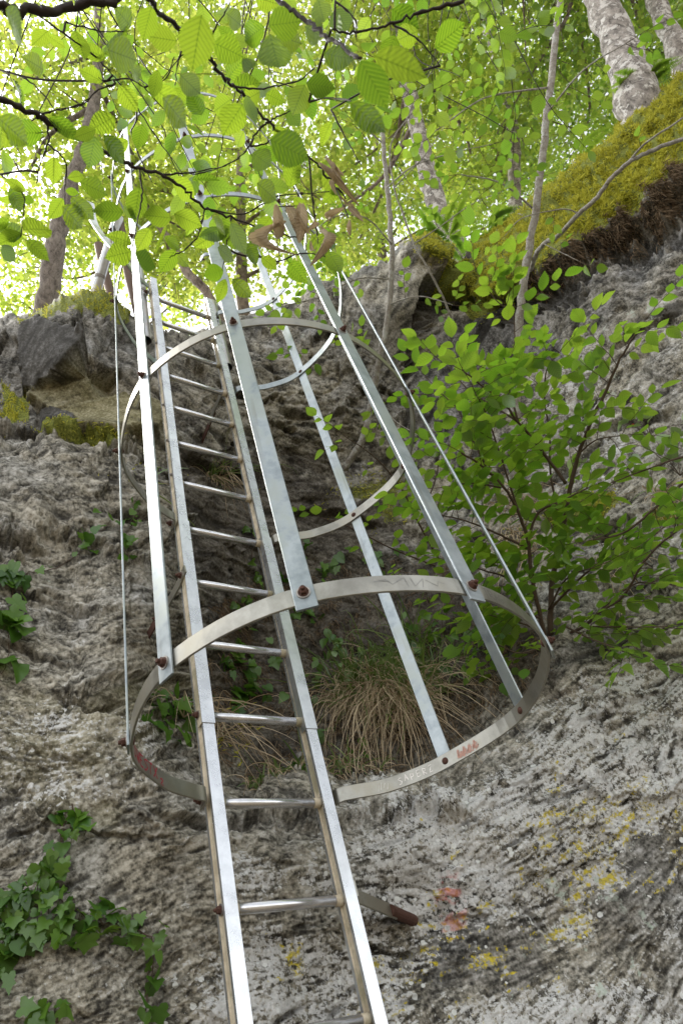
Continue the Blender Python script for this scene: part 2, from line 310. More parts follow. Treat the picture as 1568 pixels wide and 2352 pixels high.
# relief height in metres at distance 3 (scaled by distance)
tz = np.tanh(1.6 * L3)
crk = smth(-L3, 1.15, 2.1) * smth(F2, -.8, .6)
crk2 = smth(-L2, 1.3, 2.3)
lam = np.clip(smth(-gx, -760, -420) + .35 - .3 * facet + .25 * F3, 0, 1)                     # strongly laminated on the left
calm = np.clip(1 - .45 * smth(gy, 1650, 1950) * (1 - lam * .4) - .2, .4, 1)
hgt = calm * (.0014 * L1 + (.0022 - .0012 * lam) * L2 + (.0026 * np.tanh(2 * L5) + .0042 * np.tanh(2.5 * L6)) * (.30 + .70 * lam) + .0020 * np.tanh(4 * L3) * (1 - .5 * lam) + .0052 * np.tanh(3 * L4) + .0014 * F2) + .0006 * F1 + .030 * F3 - .018 * crk - .005 * crk2 - .009 * smth(-L6, 1.3, 2.2) * lam
cellw = 0
def cells(step, seed, tilt, ang_=0.0, st_=1.0):
    r = np.random.default_rng(seed); n1, n2 = int(4200 / step) + 3, int(4600 / step) + 3
    wx = gx + .25 * step * F3 + .12 * step * F2; wy = gy + .25 * step * np.roll(F3, 150, 1) + .12 * step * np.roll(F2, 77, 1)
    if st_ != 1.0:
        c_, s_ = math.cos(rad(ang_)), math.sin(rad(ang_)); X_, Y_ = wx - 800, wy - 1400; wx = CX0 + 1600 + (X_ * c_ - Y_ * s_) / st_; wy = CY0 + 1900 + (X_ * s_ + Y_ * c_)
    u = np.maximum((wx - CX0) / step + .5, 0); v = np.maximum((wy - CY0) / step + .5, 0); iu = u.astype(int); iv = v.astype(int); best = np.full(gx.shape, 1e9); val = np.zeros(gx.shape)
    jx = r.random((n2 + 4, n1 + 4)); jy = r.random((n2 + 4, n1 + 4)); o = r.standard_normal((n2 + 4, n1 + 4)); t1 = r.standard_normal((n2 + 4, n1 + 4)) * tilt; t2 = r.standard_normal((n2 + 4, n1 + 4)) * tilt
    for a in (-1, 0, 1):
        for b in (-1, 0, 1):
            p = np.clip(iv + a, 0, n2 + 3); q = np.clip(iu + b, 0, n1 + 3); ddx = u - (iu + b + jx[p, q]); ddy = v - (iv + a + jy[p, q]); d = ddx ** 2 + ddy ** 2; k = d < best
            best = np.where(k, d, best); val = np.where(k, o[p, q] + t1[p, q] * ddx + t2[p, q] * ddy, val)
    return val
rt = smth(gx + .25 * (gy - 1400), 760, 1000)
slab = lambda st, sd, tl, k: (1 - rt) * cells(st, sd, tl, -14, k) + rt * cells(st, sd + 5, tl, 28, k)
hgt = hgt * .72 + (.0085 * slab(120, 71, .9, 2.6) + .0048 * slab(52, 91, .9, 3.0) + .0022 * slab(24, 111, .9, 3.0)) * (1 - .9 * facet) * (1 - .35 * smth(gy, 1750, 1950) * smth(gx, 600, 800))
blocky = np.clip(.8 * poly([(-100, 700), (300, 690), (420, 780), (640, 760), (720, 950), (560, 1080), (330, 1060), (-100, 1060)], 60, 40) + .5 * poly([(720, 650), (1000, 560), (1000, 800), (900, 1000), (700, 950)], 40, 30), 0, 1) * .6 + .22
hgt = hgt * (1 - .8 * facet) + blocky * (.026 * cells(150, 51, .7) + .011 * cells(60, 52, .8)) * (1 - .95 * facet)
def lip(pts, A, w):
    global hgt, lipd
    q = np.array(pts, float); yy = np.interp(gx, q[:, 0], q[:, 1]) + 3.5 * F2 + 1.5 * F1; sd = gy - yy; x0, x1 = q[0, 0], q[-1, 0]; e = min(60, (x1 - x0) * .3)
    f = smth(gx, x0, x0 + e) * smth(-gx, -x1, -x1 + e) * np.clip(.8 + .35 * np.roll(F2, 53, 1), .2, 1.3); b = np.exp(-np.clip(sd, 0, 400) / w) * smth(sd, -2, 4); a = np.exp(np.clip(sd, -400, 0) / (w * .8)) * (1 - smth(sd, -2, 4))
    hgt = hgt - A * f * b + .45 * A * f * a; lipd = np.maximum(lipd, f * np.exp(-((sd - 5) / 7.0) ** 2))  # lipd: dark line below each lip, ledge shadow put into the colour
lipd = np.zeros(gx.shape)
for L_, A_, w_ in [([(100, 1560), (160, 1592), (240, 1602), (330, 1596), (440, 1640)], .05, 26), ([(-60, 1235), (40, 1240), (90, 1262), (150, 1268)], .05, 22), ([(330, 1850), (400, 1872), (480, 1888), (600, 1872), (720, 1882), (820, 1862)], .05, 22), ([(560, 1700), (640, 1695), (700, 1705), (780, 1690)], .05, 25),
    ([(935, 1950), (962, 1975), (1000, 1985)], .03, 14), ([(1070, 1872), (1110, 1890), (1180, 1896)], .04, 12), ([(780, 2140), (850, 2165), (930, 2180), (1010, 2165)], .05, 26), ([(1150, 2050), (1200, 2062), (1250, 2110), (1300, 2180)], .035, 16), ([(1010, 2120), (1080, 2100), (1160, 2095)], .035, 18),
    ([(-60, 1015), (80, 1020), (200, 1012), (330, 1050), (420, 1100)], .06, 26), ([(380, 985), (450, 1020), (540, 1075), (600, 1095)], .05, 22), ([(480, 855), (540, 890), (620, 905)], .05, 18), ([(640, 930), (720, 960), (800, 950)], .04, 18), ([(-60, 1470), (40, 1455), (120, 1490), (200, 1500)], .03, 18), ([(0, 1330), (100, 1350), (220, 1400), (300, 1410)], .03, 16), ([(230, 1180), (330, 1200), (400, 1260)], .04, 20),
    ([(0, 1925), (90, 1900), (200, 1905), (330, 1915), (420, 1925)], .025, 12), ([(100, 2130), (230, 2125), (340, 2135)], .025, 14), ([(500, 1990), (620, 1975), (720, 1985)], .02, 12), ([(1250, 1700), (1330, 1660), (1420, 1620), (1568, 1560)], .03, 14), ([(1180, 1850), (1300, 1820), (1440, 1750)], .02, 12), ([(1350, 1000), (1430, 960), (1568, 930)], .05, 20), ([(1380, 800), (1460, 740), (1568, 700)], .05, 20), ([(1300, 1250), (1420, 1180), (1568, 1130)], .05, 22), ([(700, 790), (780, 770), (860, 800)], .05, 20), ([(800, 900), (880, 890), (940, 930)], .05, 20), ([(640, 1180), (760, 1170), (900, 1210)], .05, 26)]: lip(L_, A_, w_)
hgt += -.20 * crack - .10 * overh - .0 * recess
# hand-set relief: the protruding dark block, the step below the recess, the shelf band
hgt += FA * (.06 + .0003 * (gx - 120)) + FB * (-.05 - .0007 * (gx - 180) + .0006 * (gy - 880)) + FC * (.03 + .0005 * (gy - 950)) + FD * .07 + FE * .04
hgt += .03 * poly([(188, 782), (284, 838), (282, 850), (186, 800)], 3, 3)
hgt += .06 * poly([(-50, 1010), (300, 1020), (420, 1180), (330, 1290), (100, 1230), (-50, 1240)], 18, 22) - .05 * poly([(130, 1590), (300, 1545), (420, 1560), (440, 1610), (250, 1620)], 12, 10)
hgt += .07 * poly([(600, 1815), (760, 1818), (1000, 1800), (1060, 1880), (800, 1900), (560, 1880)], 10, 14) - .05 * poly([(800, 2120), (960, 2120), (950, 2180), (820, 2180)], 10, 10) + .05 * mossr
hgt += -.03 * poly([(1255, 1985), (1420, 1960), (1380, 2140), (1290, 2160), (1180, 2080)], 14, 14)
def samp(A, x, y):
    u = np.clip((np.asarray(x, float) - CX0) / CS, 0, cw - 1.01); v = np.clip((np.asarray(y, float) - CY0) / CS, 0, ch - 1.01); i = u.astype(int); j = v.astype(int); a = u - i; b = v - j
    return (A[j, i] * (1 - a) + A[j, i + 1] * a) * (1 - b) + (A[j + 1, i] * (1 - a) + A[j + 1, i + 1] * a) * b
def grid_normals(P):
    du = np.gradient(P, axis=1); dv = np.gradient(P, axis=0); n = np.cross(dv, du); return n / (np.linalg.norm(n, axis=2)[..., None] + 1e-12)
xs = np.concatenate([np.linspace(-500, -40, 90)[:-1], np.linspace(-40, 1610, 860), np.linspace(1610, 2050, 80)[1:]])
ts = np.concatenate([np.linspace(0, 1, 930)])
ry = np.interp(xs, RIDGE[:, 0], RIDGE[:, 1]) + 5 * samp(F2, xs, np.interp(xs, RIDGE[:, 0], RIDGE[:, 1]) + 5) + 2.5 * samp(F1, xs, xs * 0 + 700)
# rows: dense down to the picture's lower edge, sparse below
def rowy(r0):
    k = ts < .93; return np.where(k, r0 + (2380 - r0) * ts / .93, 2380 + (2900 - 2380) * (ts - .93) / .07)
GX = np.tile(xs, (len(ts), 1)); GY = np.array([rowy(r) for r in ry]).T
D0 = np.exp(tps_eval(_fit, GX, GY))
# crest rolls back: the last few centimetres below the rim curve away
edge = np.clip((GY - ry) / 60, 0, 1); D0 = D0 + .25 * (1 - np.sqrt(1 - (1 - edge) ** 2 * .999))
P0 = W(GX, GY, D0); N0 = grid_normals(P0)
flip = np.sum(N0 * (CAM - P0), axis=2) < 0; N0[flip] *= -1
HS = samp(hgt, GX, GY) * D0 / 3.0 * np.clip(edge * 1.5, .35, 1)
P1 = P0 + N0 * HS[..., None]
N1 = grid_normals(P1); fl = np.sum(N1 * (CAM - P1), axis=2) < 0; N1[fl] *= -1
def rock_at(x, y, lift=0.0):
    """world point and normal of the finished face for a reference direction"""
    x = np.atleast_1d(np.asarray(x, float)); y = np.atleast_1d(np.asarray(y, float))
    ci = np.interp(x, xs, np.arange(len(xs))); i = np.clip(ci.astype(int), 0, len(xs) - 2); f = ci - i
    r0 = ry[i] * (1 - f) + ry[i + 1] * f
    t = np.where(y < 2380, (y - r0) / (2380 - r0) * .93, .93 + (y - 2380) / 520 * .07)
    cj = np.clip(t, 0, 1) * (len(ts) - 1); j = np.clip(cj.astype(int), 0, len(ts) - 2); g = cj - j
    B = lambda A: (A[j, i] * (1 - f[:, None]) + A[j, i + 1] * f[:, None]) * (1 - g[:, None]) + (A[j + 1, i] * (1 - f[:, None]) + A[j + 1, i + 1] * f[:, None]) * g[:, None]
    n = B(N1); n /= np.linalg.norm(n, axis=1)[:, None]
    return B(P1) + n * lift, n
GROUND_Z = -2.0
# rows behind the rim (forest floor) and rows down to the path
back = []
top = P1[0]; hd = np.array([.35, .94, 0.]); 
nb = 26
for k in range(1, nb + 1):
    s = (k / nb) ** 2 * 26
    q = top + hd * s + np.array([0, 0, 1.0]) * (s * .10 + .10 * min(s, 1))
    q[:, 2] += .12 * np.sin(q[:, 0] * 1.7 + k) * min(1, s) ; back.append(q)
down = []
bot = P1[-1]
for k in range(1, 14):
    f = k / 13; q = bot.copy(); q[:, 2] = bot[:, 2] * (1 - f) + (GROUND_Z - .15) * f; q += (bot - P1[-20]) * 0; q[:, :2] -= np.array([.15, .2]) * f * .4
    q[:, 1] += .04 * np.sin(q[:, 0] * 9 + k * 1.3); down.append(q)
ALL = np.concatenate([np.array(back)[::-1], P1, np.array(down)])
nr, nc = ALL.shape[:2]
def ext(A, vb, vd): 
    S = samp(A, GX, GY); return np.concatenate([np.full((nb, nc), vb) if not np.isscalar(vb) or True else 0, S, np.full((len(down), nc), vd)])
zone = np.stack([ext(white, 0, .4), ext(yel, 0, .2), np.maximum(ext(mossl, .3, 0), ext(mossr * (1 - .9 * brownr), .3, 0))], -1).reshape(-1, 3)
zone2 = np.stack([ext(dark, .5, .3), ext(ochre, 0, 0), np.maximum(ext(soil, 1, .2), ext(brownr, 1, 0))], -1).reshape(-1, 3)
lay = np.stack([ext(L1, 0, 0) * .18 + .5, ext(.75 * L2 * (1 - .4 * lam) + .6 * L5 * (.3 + .7 * lam), 0, 0) * .18 + .5, ext(np.clip(crk + .6 * crk2 + .8 * smth(-L6, 1.3, 2.0) * lam + .55 * lipd, 0, 1), 0, 0)], -1).reshape(-1, 3)
# the face runs on past both sides of the picture
def side_cols(c0, c1, n=16, reach=14.0):
    d = (ALL[:, c0] - ALL[:, c1])[nb:nb + 800].mean(0); d[2] = 0; d /= np.linalg.norm(d); r = np.random.default_rng(abs(c0) + 5); out = []
    nz = r.standard_normal((n, nr // 12 + 2))
    for k in range(n):
        s_ = ((k + 1) / n) ** 1.6 * reach; q = ALL[:, c0] + d * s_; w_ = np.interp(np.arange(nr) / 12, np.arange(nz.shape[1]), nz[k]) * min(.10, .3 * s_)
        q = q + np.cross(d, (0, 0, 1.0)) * w_[:, None]; out.append(q)
    return np.stack(out, 1)
_n = 16; Lc = side_cols(0, 6)[:, ::-1]; Rc = side_cols(-1, -7); ALL = np.concatenate([Lc, ALL, Rc], 1)
padc = lambda A: np.pad(A.reshape(nr, nc, -1), ((0, 0), (_n, _n), (0, 0)), 'edge').reshape(-1, A.shape[-1])
zone, zone2, lay = padc(zone), padc(zone2), padc(lay); nc0 = nc; nc = ALL.shape[1]
idx = np.arange(nr * nc).reshape(nr, nc)
QF = np.stack([idx[:-1, :-1], idx[1:, :-1], idx[1:, 1:], idx[:-1, 1:]], -1).reshape(-1, 4)

def rock_material():
    t = NT('schist_rock'); p = t.pos()
    z = t.n('SeparateColor'); t.set(z.inputs[0], t.attr('zone', 'Color')); z2 = t.n('SeparateColor'); t.set(z2.inputs[0], t.attr('zonetwo', 'Color')); l = t.n('SeparateColor'); t.set(l.inputs[0], t.attr('layers', 'Color'))
    wh, ye, mo = z.outputs; dk, oc, so = z2.outputs; a1, a2, a3 = l.outputs
    # bedding coordinate based tone
    lay_ = t.math('ADD', t.math('MULTIPLY', a1, .5), t.math('MULTIPLY', a2, .5))
    n1 = t.noise(7, 6, .6, p); n2 = t.noise(70, 5, .7, p); n3 = t.noise(2.2, 4, .6, p)
    mixn = t.math('ADD', t.math('MULTIPLY', lay_, .75), t.math('ADD', t.math('MULTIPLY', t.math('SUBTRACT', n2, .5), 1.0), t.math('MULTIPLY', t.math('SUBTRACT', n1, .5), .45)))
    mixn = t.math('ADD', mixn, .07)
    base = t.ramp(mixn, [(.20, (.028, .026, .023)), (.33, (.10, .096, .084)), (.44, (.215, .208, .185)), (.56, (.35, .342, .315)), (.72, (.50, .49, .47))])
    warm = t.ramp(n3, [(.35, (1.0, .985, .95)), (.5, (1.06, 1.0, .87)), (.68, (.94, .95, .97))])
    base = t.mix(1.0, base, warm, 'MULTIPLY')
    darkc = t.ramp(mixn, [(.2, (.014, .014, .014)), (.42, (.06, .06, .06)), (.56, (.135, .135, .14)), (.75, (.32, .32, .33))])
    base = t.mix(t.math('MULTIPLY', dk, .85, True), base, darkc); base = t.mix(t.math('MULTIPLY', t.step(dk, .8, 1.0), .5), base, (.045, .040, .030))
    och = t.ramp(t.math('ADD', n2, t.math('MULTIPLY', t.math('SUBTRACT', n1, .5), .8)), [(.3, (.10, .085, .04)), (.5, (.22, .20, .10)), (.68, (.36, .33, .20))])
    base = t.mix(t.math('MULTIPLY', oc, .85), base, och)
    soilc = t.ramp(t.math('ADD', n2, t.math('SUBTRACT', n1, .5)), [(.3, (.018, .013, .008)), (.5, (.05, .038, .024)), (.7, (.12, .10, .07))])
    base = t.mix(t.math('MULTIPLY', so, .72), base, soilc)
    # white crustose lichen: sharp-edged small patches following the layers
    wn = t.math('ADD', t.math('MULTIPLY', t.noise(88, 5, .75, p), .85), t.math('ADD', t.math('MULTIPLY', lay_, .38), t.math('MULTIPLY', t.noise(6, 3, .6, p), .25)))
    thr = t.math('SUBTRACT', .965, t.math('MULTIPLY', wh, .27))
    wm = t.step(wn, thr, t.math('ADD', thr, .045))
    wcol = t.ramp(t.noise(110, 4, .7, p), [(.3, (.38, .385, .37)), (.5, (.56, .56, .545)), (.7, (.72, .72, .71))])
    base = t.mix(t.math('MULTIPLY', wm, .85), base, wcol)
    base = t.mix(t.math('MULTIPLY', a3, .75), base, (.02, .018, .015))  # darkens cracks and the painted shadow lines under the lips
    # round pale rosettes
    v = t.voro(34, p); vd = t.math('ADD', v.outputs['Distance'], t.math('MULTIPLY', t.math('SUBTRACT', n2, .5), .25))
    vs = t.n('SeparateColor'); t.set(vs.inputs[0], v.outputs['Color'])
    ros = t.math('MULTIPLY', t.math('LESS_THAN', vd, t.math('MULTIPLY', vs.outputs[1], .36)), t.math('MULTIPLY', t.step(vs.outputs[0], .35, .6), t.math('GREATER_THAN', t.math('ADD', wh, t.math('MULTIPLY', ye, .4)), .66)))
    base = t.mix(t.math('MULTIPLY', ros, .9), base, (.66, .67, .64))
    # yellow lichen
    yn = t.math('ADD', t.noise(48, 6, .78, p), t.math('MULTIPLY', t.math('SUBTRACT', a2, .5), .35)); yt = t.math('SUBTRACT', .86, t.math('MULTIPLY', ye, .36))
    ym = t.step(yn, yt, t.math('ADD', yt, .07)); ym = t.math('MULTIPLY', ym, t.math('SUBTRACT', 1.0, t.math('MULTIPLY', ros, .9)))
    base = t.mix(t.math('MULTIPLY', ym, .9), base, t.ramp(t.noise(120, 3, .6, p), [(.35, (.26, .22, .02)), (.6, (.60, .48, .015))]))
    # pale blue-green foliose lichen
    gn = t.step(t.math('ADD', t.noise(14, 6, .7, p), t.math('MULTIPLY', t.noise(1.3, 2, .5, p), .5)), .93, .97)
    base = t.mix(t.math('MULTIPLY', gn, t.math('MULTIPLY', .7, t.step(wh, .1, .5))), base, (.45, .52, .44))
    # moss film
    mn = t.step(t.math('ADD', mo, t.math('MULTIPLY', t.math('SUBTRACT', n2, .5), .9)), .4, .6)
    base = t.mix(mn, base, t.ramp(t.noise(90, 4, .7, p), [(.3, (.05, .06, .012)), (.5, (.15, .17, .03)), (.7, (.30, .31, .06))]))
    # red paint smear
    h = t.math('ADD', t.math('MULTIPLY', t.noise(40, 5, .7, p), .7), t.math('MULTIPLY', lay_, .3))
    h = t.math('ADD', h, t.math('MULTIPLY', t.noise(160, 3, .6, p), .22)); h = t.math('ADD', h, t.math('MULTIPLY', wm, .12))
    red = t.attr('redpaint'); rm = t.math('MULTIPLY', red, t.step(t.math('ADD', t.noise(28, 4, .7, p), t.math('MULTIPLY', t.math('SUBTRACT', a2, .5), 1.3)), .40, .62))
    base = t.mix(t.math('MULTIPLY', rm, .62), base, (.55, .13, .12))
    return t.done(t.bsdf(base, .85, 0.0, t.bump(h, .5, .006), .25))
ROCKM = rock_material()
redp = np.maximum(poly([(1000, 2010), (1045, 2000), (1055, 2040), (1065, 2080), (998, 2085)], 14, 12), poly([(1010, 2090), (1068, 2082), (1064, 2150), (1012, 2142)], 14, 12) * .75)
nc = nc0; redv = padc(ext(redp, 0, 0).reshape(-1, 1)).ravel(); nc = ALL.shape[1]
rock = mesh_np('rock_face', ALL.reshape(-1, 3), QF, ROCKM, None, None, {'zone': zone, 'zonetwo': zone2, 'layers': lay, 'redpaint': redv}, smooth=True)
tag(rock, 'lichen covered grey schist cliff face rising behind the ladder to a mossy rim', 'rock', None, 'structure')
# path in front of the cliff (below the frame) reaching out to the horizon
def ground():
    n = 60; a = np.sign(np.linspace(-1, 1, n)) * np.abs(np.linspace(-1, 1, n)) ** 3 * 600; X, Y = np.meshgrid(a, a)
    Z = GROUND_Z + .03 * np.sin(X * 2.1) * np.cos(Y * 1.7); V = np.stack([X + .5, Y - 1.0, Z], -1).reshape(-1, 3); i = np.arange(n * n).reshape(n, n)
    t = NT('leaf_litter'); p = t.pos(); c = t.ramp(t.noise(14, 6, .65, p), [(.3, (.035, .025, .015)), (.5, (.11, .085, .05)), (.7, (.20, .16, .10))])
    return mesh_np('ground', V, np.stack([i[:-1, :-1], i[:-1, 1:], i[1:, 1:], i[1:, :-1]], -1).reshape(-1, 4), t.done(t.bsdf(c, .9)), smooth=True)
tag(ground(), 'brown leaf litter path at the foot of the cliff', 'ground', None, 'structure')
# ------------------------------------------------------------ ladder with safety cage
def metal_mat(name, c0, c1, rough, sc=18, patch=None, met=.85, rv_=.3):
    t = NT(name); p = t.pos(); n = t.noise(sc, 6, .65, p); n2 = t.noise(4, 3, .6, p); n3 = t.noise(220, 2, .5, p)
    c = t.mix(t.step(n, .3, .7), c0, c1)
    if patch: c = t.mix(t.math('MULTIPLY', t.step(t.math('ADD', n2, t.math('MULTIPLY', t.math('SUBTRACT', n, .5), .6)), .48, .62), .8), c, patch)
    c = t.mix(t.math('MULTIPLY', t.step(n3, .58, .75), .12), c, tuple(x * .6 for x in c0))
    r = t.math('ADD', rough, t.math('MULTIPLY', t.math('SUBTRACT', n, .5), rv_), True)
    return t.done(t.bsdf(c, r, met, t.bump(n, .08, .0015), .5))
def drip_mat():
    m = metal_mat('galvanised_steel', (.25, .285, .295), (.44, .48, .49), .42, 14, (.34, .37, .34)); t = m.node_tree; b = [n for n in t.nodes if n.type == 'BSDF_PRINCIPLED'][0]
    src = b.inputs['Base Color'].links[0].from_socket; g = t.nodes.new('ShaderNodeNewGeometry'); mp = t.nodes.new('ShaderNodeMapping'); mp.inputs['Scale'].default_value = (60, 60, 3); t.links.new(g.outputs['Position'], mp.inputs[0])
    n = t.nodes.new('ShaderNodeTexNoise'); n.inputs['Scale'].default_value = 1.0; n.inputs['Detail'].default_value = 4; t.links.new(mp.outputs[0], n.inputs['Vector']); r = t.nodes.new('ShaderNodeMapRange'); r.inputs[1].default_value = .56; r.inputs[2].default_value = .72; r.inputs[4].default_value = .45; t.links.new(n.outputs['Fac'], r.inputs[0])
    x = t.nodes.new('ShaderNodeMix'); x.data_type = 'RGBA'; t.links.new(r.outputs[0], x.inputs[0]); t.links.new(src, x.inputs[6]); x.inputs[7].default_value = (.20, .19, .15, 1); t.links.new(x.outputs[2], b.inputs['Base Color']); return m
M_GALV = drip_mat()
M_HOOP = metal_mat('weathered_hoop_steel', (.25, .24, .205), (.42, .41, .36), .38, 10, (.32, .30, .24))
M_ALU = metal_mat('bare_steel', (.50, .52, .54), (.70, .72, .74), .28, 14, rv_=.15)
M_RUNG = metal_mat('polished_rung_steel', (.60, .60, .61), (.74, .74, .76), .26, 8, rv_=.08)
M_GRIME = metal_mat('beige_grime', (.38, .32, .22), (.66, .58, .44), .75, 22, (.22, .20, .12), 0.0)
M_RUST = simple('rusty_iron', (.10, .048, .034), .8, .3, .6, 160, .6)
M_TUBE = metal_mat('grey_tube_steel', (.36, .37, .36), (.60, .60, .60), .35, 12, (.40, .37, .33))
M_WASH = metal_mat('worn_washer', (.30, .27, .24), (.5, .47, .43), .5, 60)
M_BOLTD = simple('dull_bolt_steel', (.25, .23, .21), .5, .6, .3, 90, .3)
SP = .28; LW = .3236
ladder = empty('caged_ladder', (LW / 2, 0, -2.0), 'tall metal ladder with a round hooped safety cage, bolted to the rock face', 'ladder')
SX, SY = .037, .052
def stile_prof(x0, sgn, gx0=0.0):
    """closed outline in x,y; groove on both x faces. materials by edge: 0 bright, 1 grime"""
    h = SX / 2; d = SY / 2; g = .004
    pts = [(-h, -d), (h, -d), (h, -d + .012), (h - g, -d + .015), (h - g, d - .015), (h, d - .012), (h, d), (-h, d), (-h, d - .012), (-h + g, d - .015), (-h + g, -d + .015), (-h, -d + .012)]
    mt = [0, 0, 1, 1, 1, 0, 0, 0, 1, 1, 1, 0]
    return [(x0 + x, y) for x, y in pts], mt
def stile(xc, name):
    mb = MB(); pr, mt = stile_prof(xc, 1); zs = [-2.0, 0, 1, 2, 3, 3.86]; n = len(pr)
    V = [(x, y, z) for z in zs for x, y in pr]
    for i in range(len(zs) - 1):
        for j in range(n):
            mb.f.append([i * n + j, i * n + (j + 1) % n, (i + 1) * n + (j + 1) % n, (i + 1) * n + j]); mb.m.append(mt[j])
    mb.f.append(list(range(n))[::-1]); mb.m.append(0); mb.f.append([(len(zs) - 1) * n + j for j in range(n)]); mb.m.append(0)
    mb.v.append(np.array(V)); mb.n = len(V)
    return mb.build(name, [M_ALU, M_GRIME], ladder)
XL, XR = -SX / 2, LW + SX / 2
sL = stile(XL, 'stile'); sR = stile(XR, 'stile')
# splice sleeves over the joint: channel wrapping the front, 3 mm proud
for xc in (XL, XR):
    mb = MB(); t = .003; z0, z1 = .80, 1.70
    mb.box((xc, -SY / 2 - t / 2, (z0 + z1) / 2), (SX + 2 * t, t, z1 - z0)); 
    mb.box((xc - SX / 2 - t / 2, -.0105, (z0 + z1) / 2), (t, .031, z1 - z0), m=1 if xc == XL else 0); mb.box((xc + SX / 2 + t / 2, -.020, (z0 + z1) / 2), (t, .012, z1 - z0))
    mb.build('splice_sleeve', [M_ALU, M_GRIME], ladder)
# narrow bead along the front of each stile
for k in range(-7, 14):
    mb = MB(); z = k * SP; mb.tube([(0, 0, z), (LW, 0, z)], .0140, 20)
    mb.tube([(LW - .022, 0, z), (LW - .012, 0, z), (LW - .001, 0, z)], [.0143, .0148, .0165], 16, m=1); mb.tube([(.001, 0, z), (.010, 0, z)], [.0165, .0146], 16, m=1)
    o = mb.build('rung', [M_RUNG, M_GRIME], ladder, smooth=True)
    o['group'] = 'rungs between the stiles'
def hexbolt(mb, P, N, s=1.0, nut=True, m0=0, m1=1):
    """rusty bolt end with washer and nut standing out along N"""
    P = np.array(P, float); N = np.array(N, float); N /= np.linalg.norm(N); q = lambda d: P + N * d * s
    mb.tube([q(0), q(.0022)], .0150 * s, 20, m=m1)
    mb.tube([q(.0022), q(.0040)], .0115 * s, 14, m=m0)
    mb.tube([q(.0040), q(.0115)], .0098 * s, 6, m=m0); mb.tube([q(.0115), q(.0130)], [.0098 * s, .0075 * s], 6, m=m0)
    if nut: mb.tube([q(.0130), q(.0175), q(.0200)], [.0052 * s, .0052 * s, .004 * s], 10, m=m0)
def dome(mb, P, N, r=.011, m=0):
    P = np.array(P, float); N = np.array(N, float); N /= np.linalg.norm(N); mb.tube([P, P + N * r * .2, P + N * r * .42, P + N * r * .55], [r, r * .92, r * .6, r * .15], 16, m=m)
# stile bolts (left outer side)
for z in (.28, .84, 1.12, 2.24, 2.52, 2.0, 3.1, 3.36):
    mb = MB(); hexbolt(mb, (-SX - (.003 if .8 < z < 1.7 else 0) , -.004, z), (-1, 0, 0), .95 if z < 1.7 else .6, z < 1.7, 0 if z < 1.7 else 1); mb.build('bolt', [M_RUST, M_BOLTD], sL)
# cage
BX = np.array([(-.3495, -.2964), (-.3717, -.6099), (-.1849, -.8809), (.1897, -.9869), (.5427, -.8495), (.714, -.5524), (.6421, -.2554)])
BL = np.array([(.004, .0052), (.0061, .0034), (.0094, .0003), (-.0111, .0001), (-.0058, -.0056), (0, 0), (.0054, .0032)])
HZ = [.5711, 1.7009, 2.8408, 3.6937, 4.55]
CC = np.array([.165, -.42])
HH, TH = .045, .006
hoops = []; hcurves = []
for hi, hz in enumerate(HZ):
    pts = BX + BL * hz
    low = hi < 4
    path = [(-.052, .020), (-.052, -.012), (-.060, -.034), (-.10, -.050), (-.215, -.118)] + [tuple(p) for p in pts] + [(.535, -.105), (.425, -.052), (LW + .067, -.036), (LW + .055, -.014), (LW + .052, .020)]
    c2 = crom(path, 9); P = np.array([(x, y, hz - .0009 * x + .0192 * y) for x, y in c2])
    T = np.gradient(P, axis=0); T /= np.linalg.norm(T, axis=1)[:, None]; N = np.cross(T, (0, 0, 1.0)); 
    N /= np.linalg.norm(N, axis=1)[:, None]
    if N[len(N) // 2].dot(np.array([*(P[len(N) // 2][:2] - CC), 0])) < 0: N = -N
    mb = MB(); mb.strip(P, (0, 0, 1.0), N, HH, TH); o = mb.build('hoop', M_HOOP if hi == 0 else (M_HOOP if hi == 1 else M_GALV), ladder); o['group'] = 'hoops of the cage'
    if hi == 0: o['label'] = 'lowest hoop with scratched and painted scribbles'
    hoops.append(o); hcurves.append((P, N))
    mb = MB(); hexbolt(mb, (-.056, .004, hz), (-1, 0, 0), 1.05, True); mb.build('bolt', [M_RUST, M_WASH], o)
    mb = MB(); hexbolt(mb, (LW + .056, .004, hz), (1, 0, 0), 1.05, True); mb.build('bolt', [M_RUST, M_WASH], o)
for b in range(7):
    def bp(z):
        q = BX[b] + BL[b] * z; return q
    z0 = HZ[0] - (.021 if b in (0, 5, 6) else .040); z1 = 4.62
    rows = []; 
    for z in np.linspace(z0, z1, 12):
        q = bp(z); zz = z - .0009 * q[0] + .0192 * q[1]; i = np.argmin(np.sum((hcurves[0][0][:, :2] - bp(HZ[0])) ** 2, axis=1)); n = hcurves[0][1][i]
        rows.append(np.array([q[0], q[1], zz]) + n * (TH + .0006))
    n = hcurves[0][1][i]; u = np.cross((0, 0, 1.0), n); mb = MB(); mb.strip(rows, u, n, .046, TH); bar = mb.build('cage_bar', M_GALV, ladder); bar['group'] = 'upright flat bars of the cage'
    for hz in HZ:
        q = bp(hz); zz = hz - .0009 * q[0] + .0192 * q[1]; P = np.array([q[0], q[1], zz]); mb = MB(); hexbolt(mb, P + n * (TH * 1.5 + .0008), n, 1.0); dome(mb, P - n * (TH * .5), -n); mb.build('bolt', [M_RUST, M_WASH], bar)
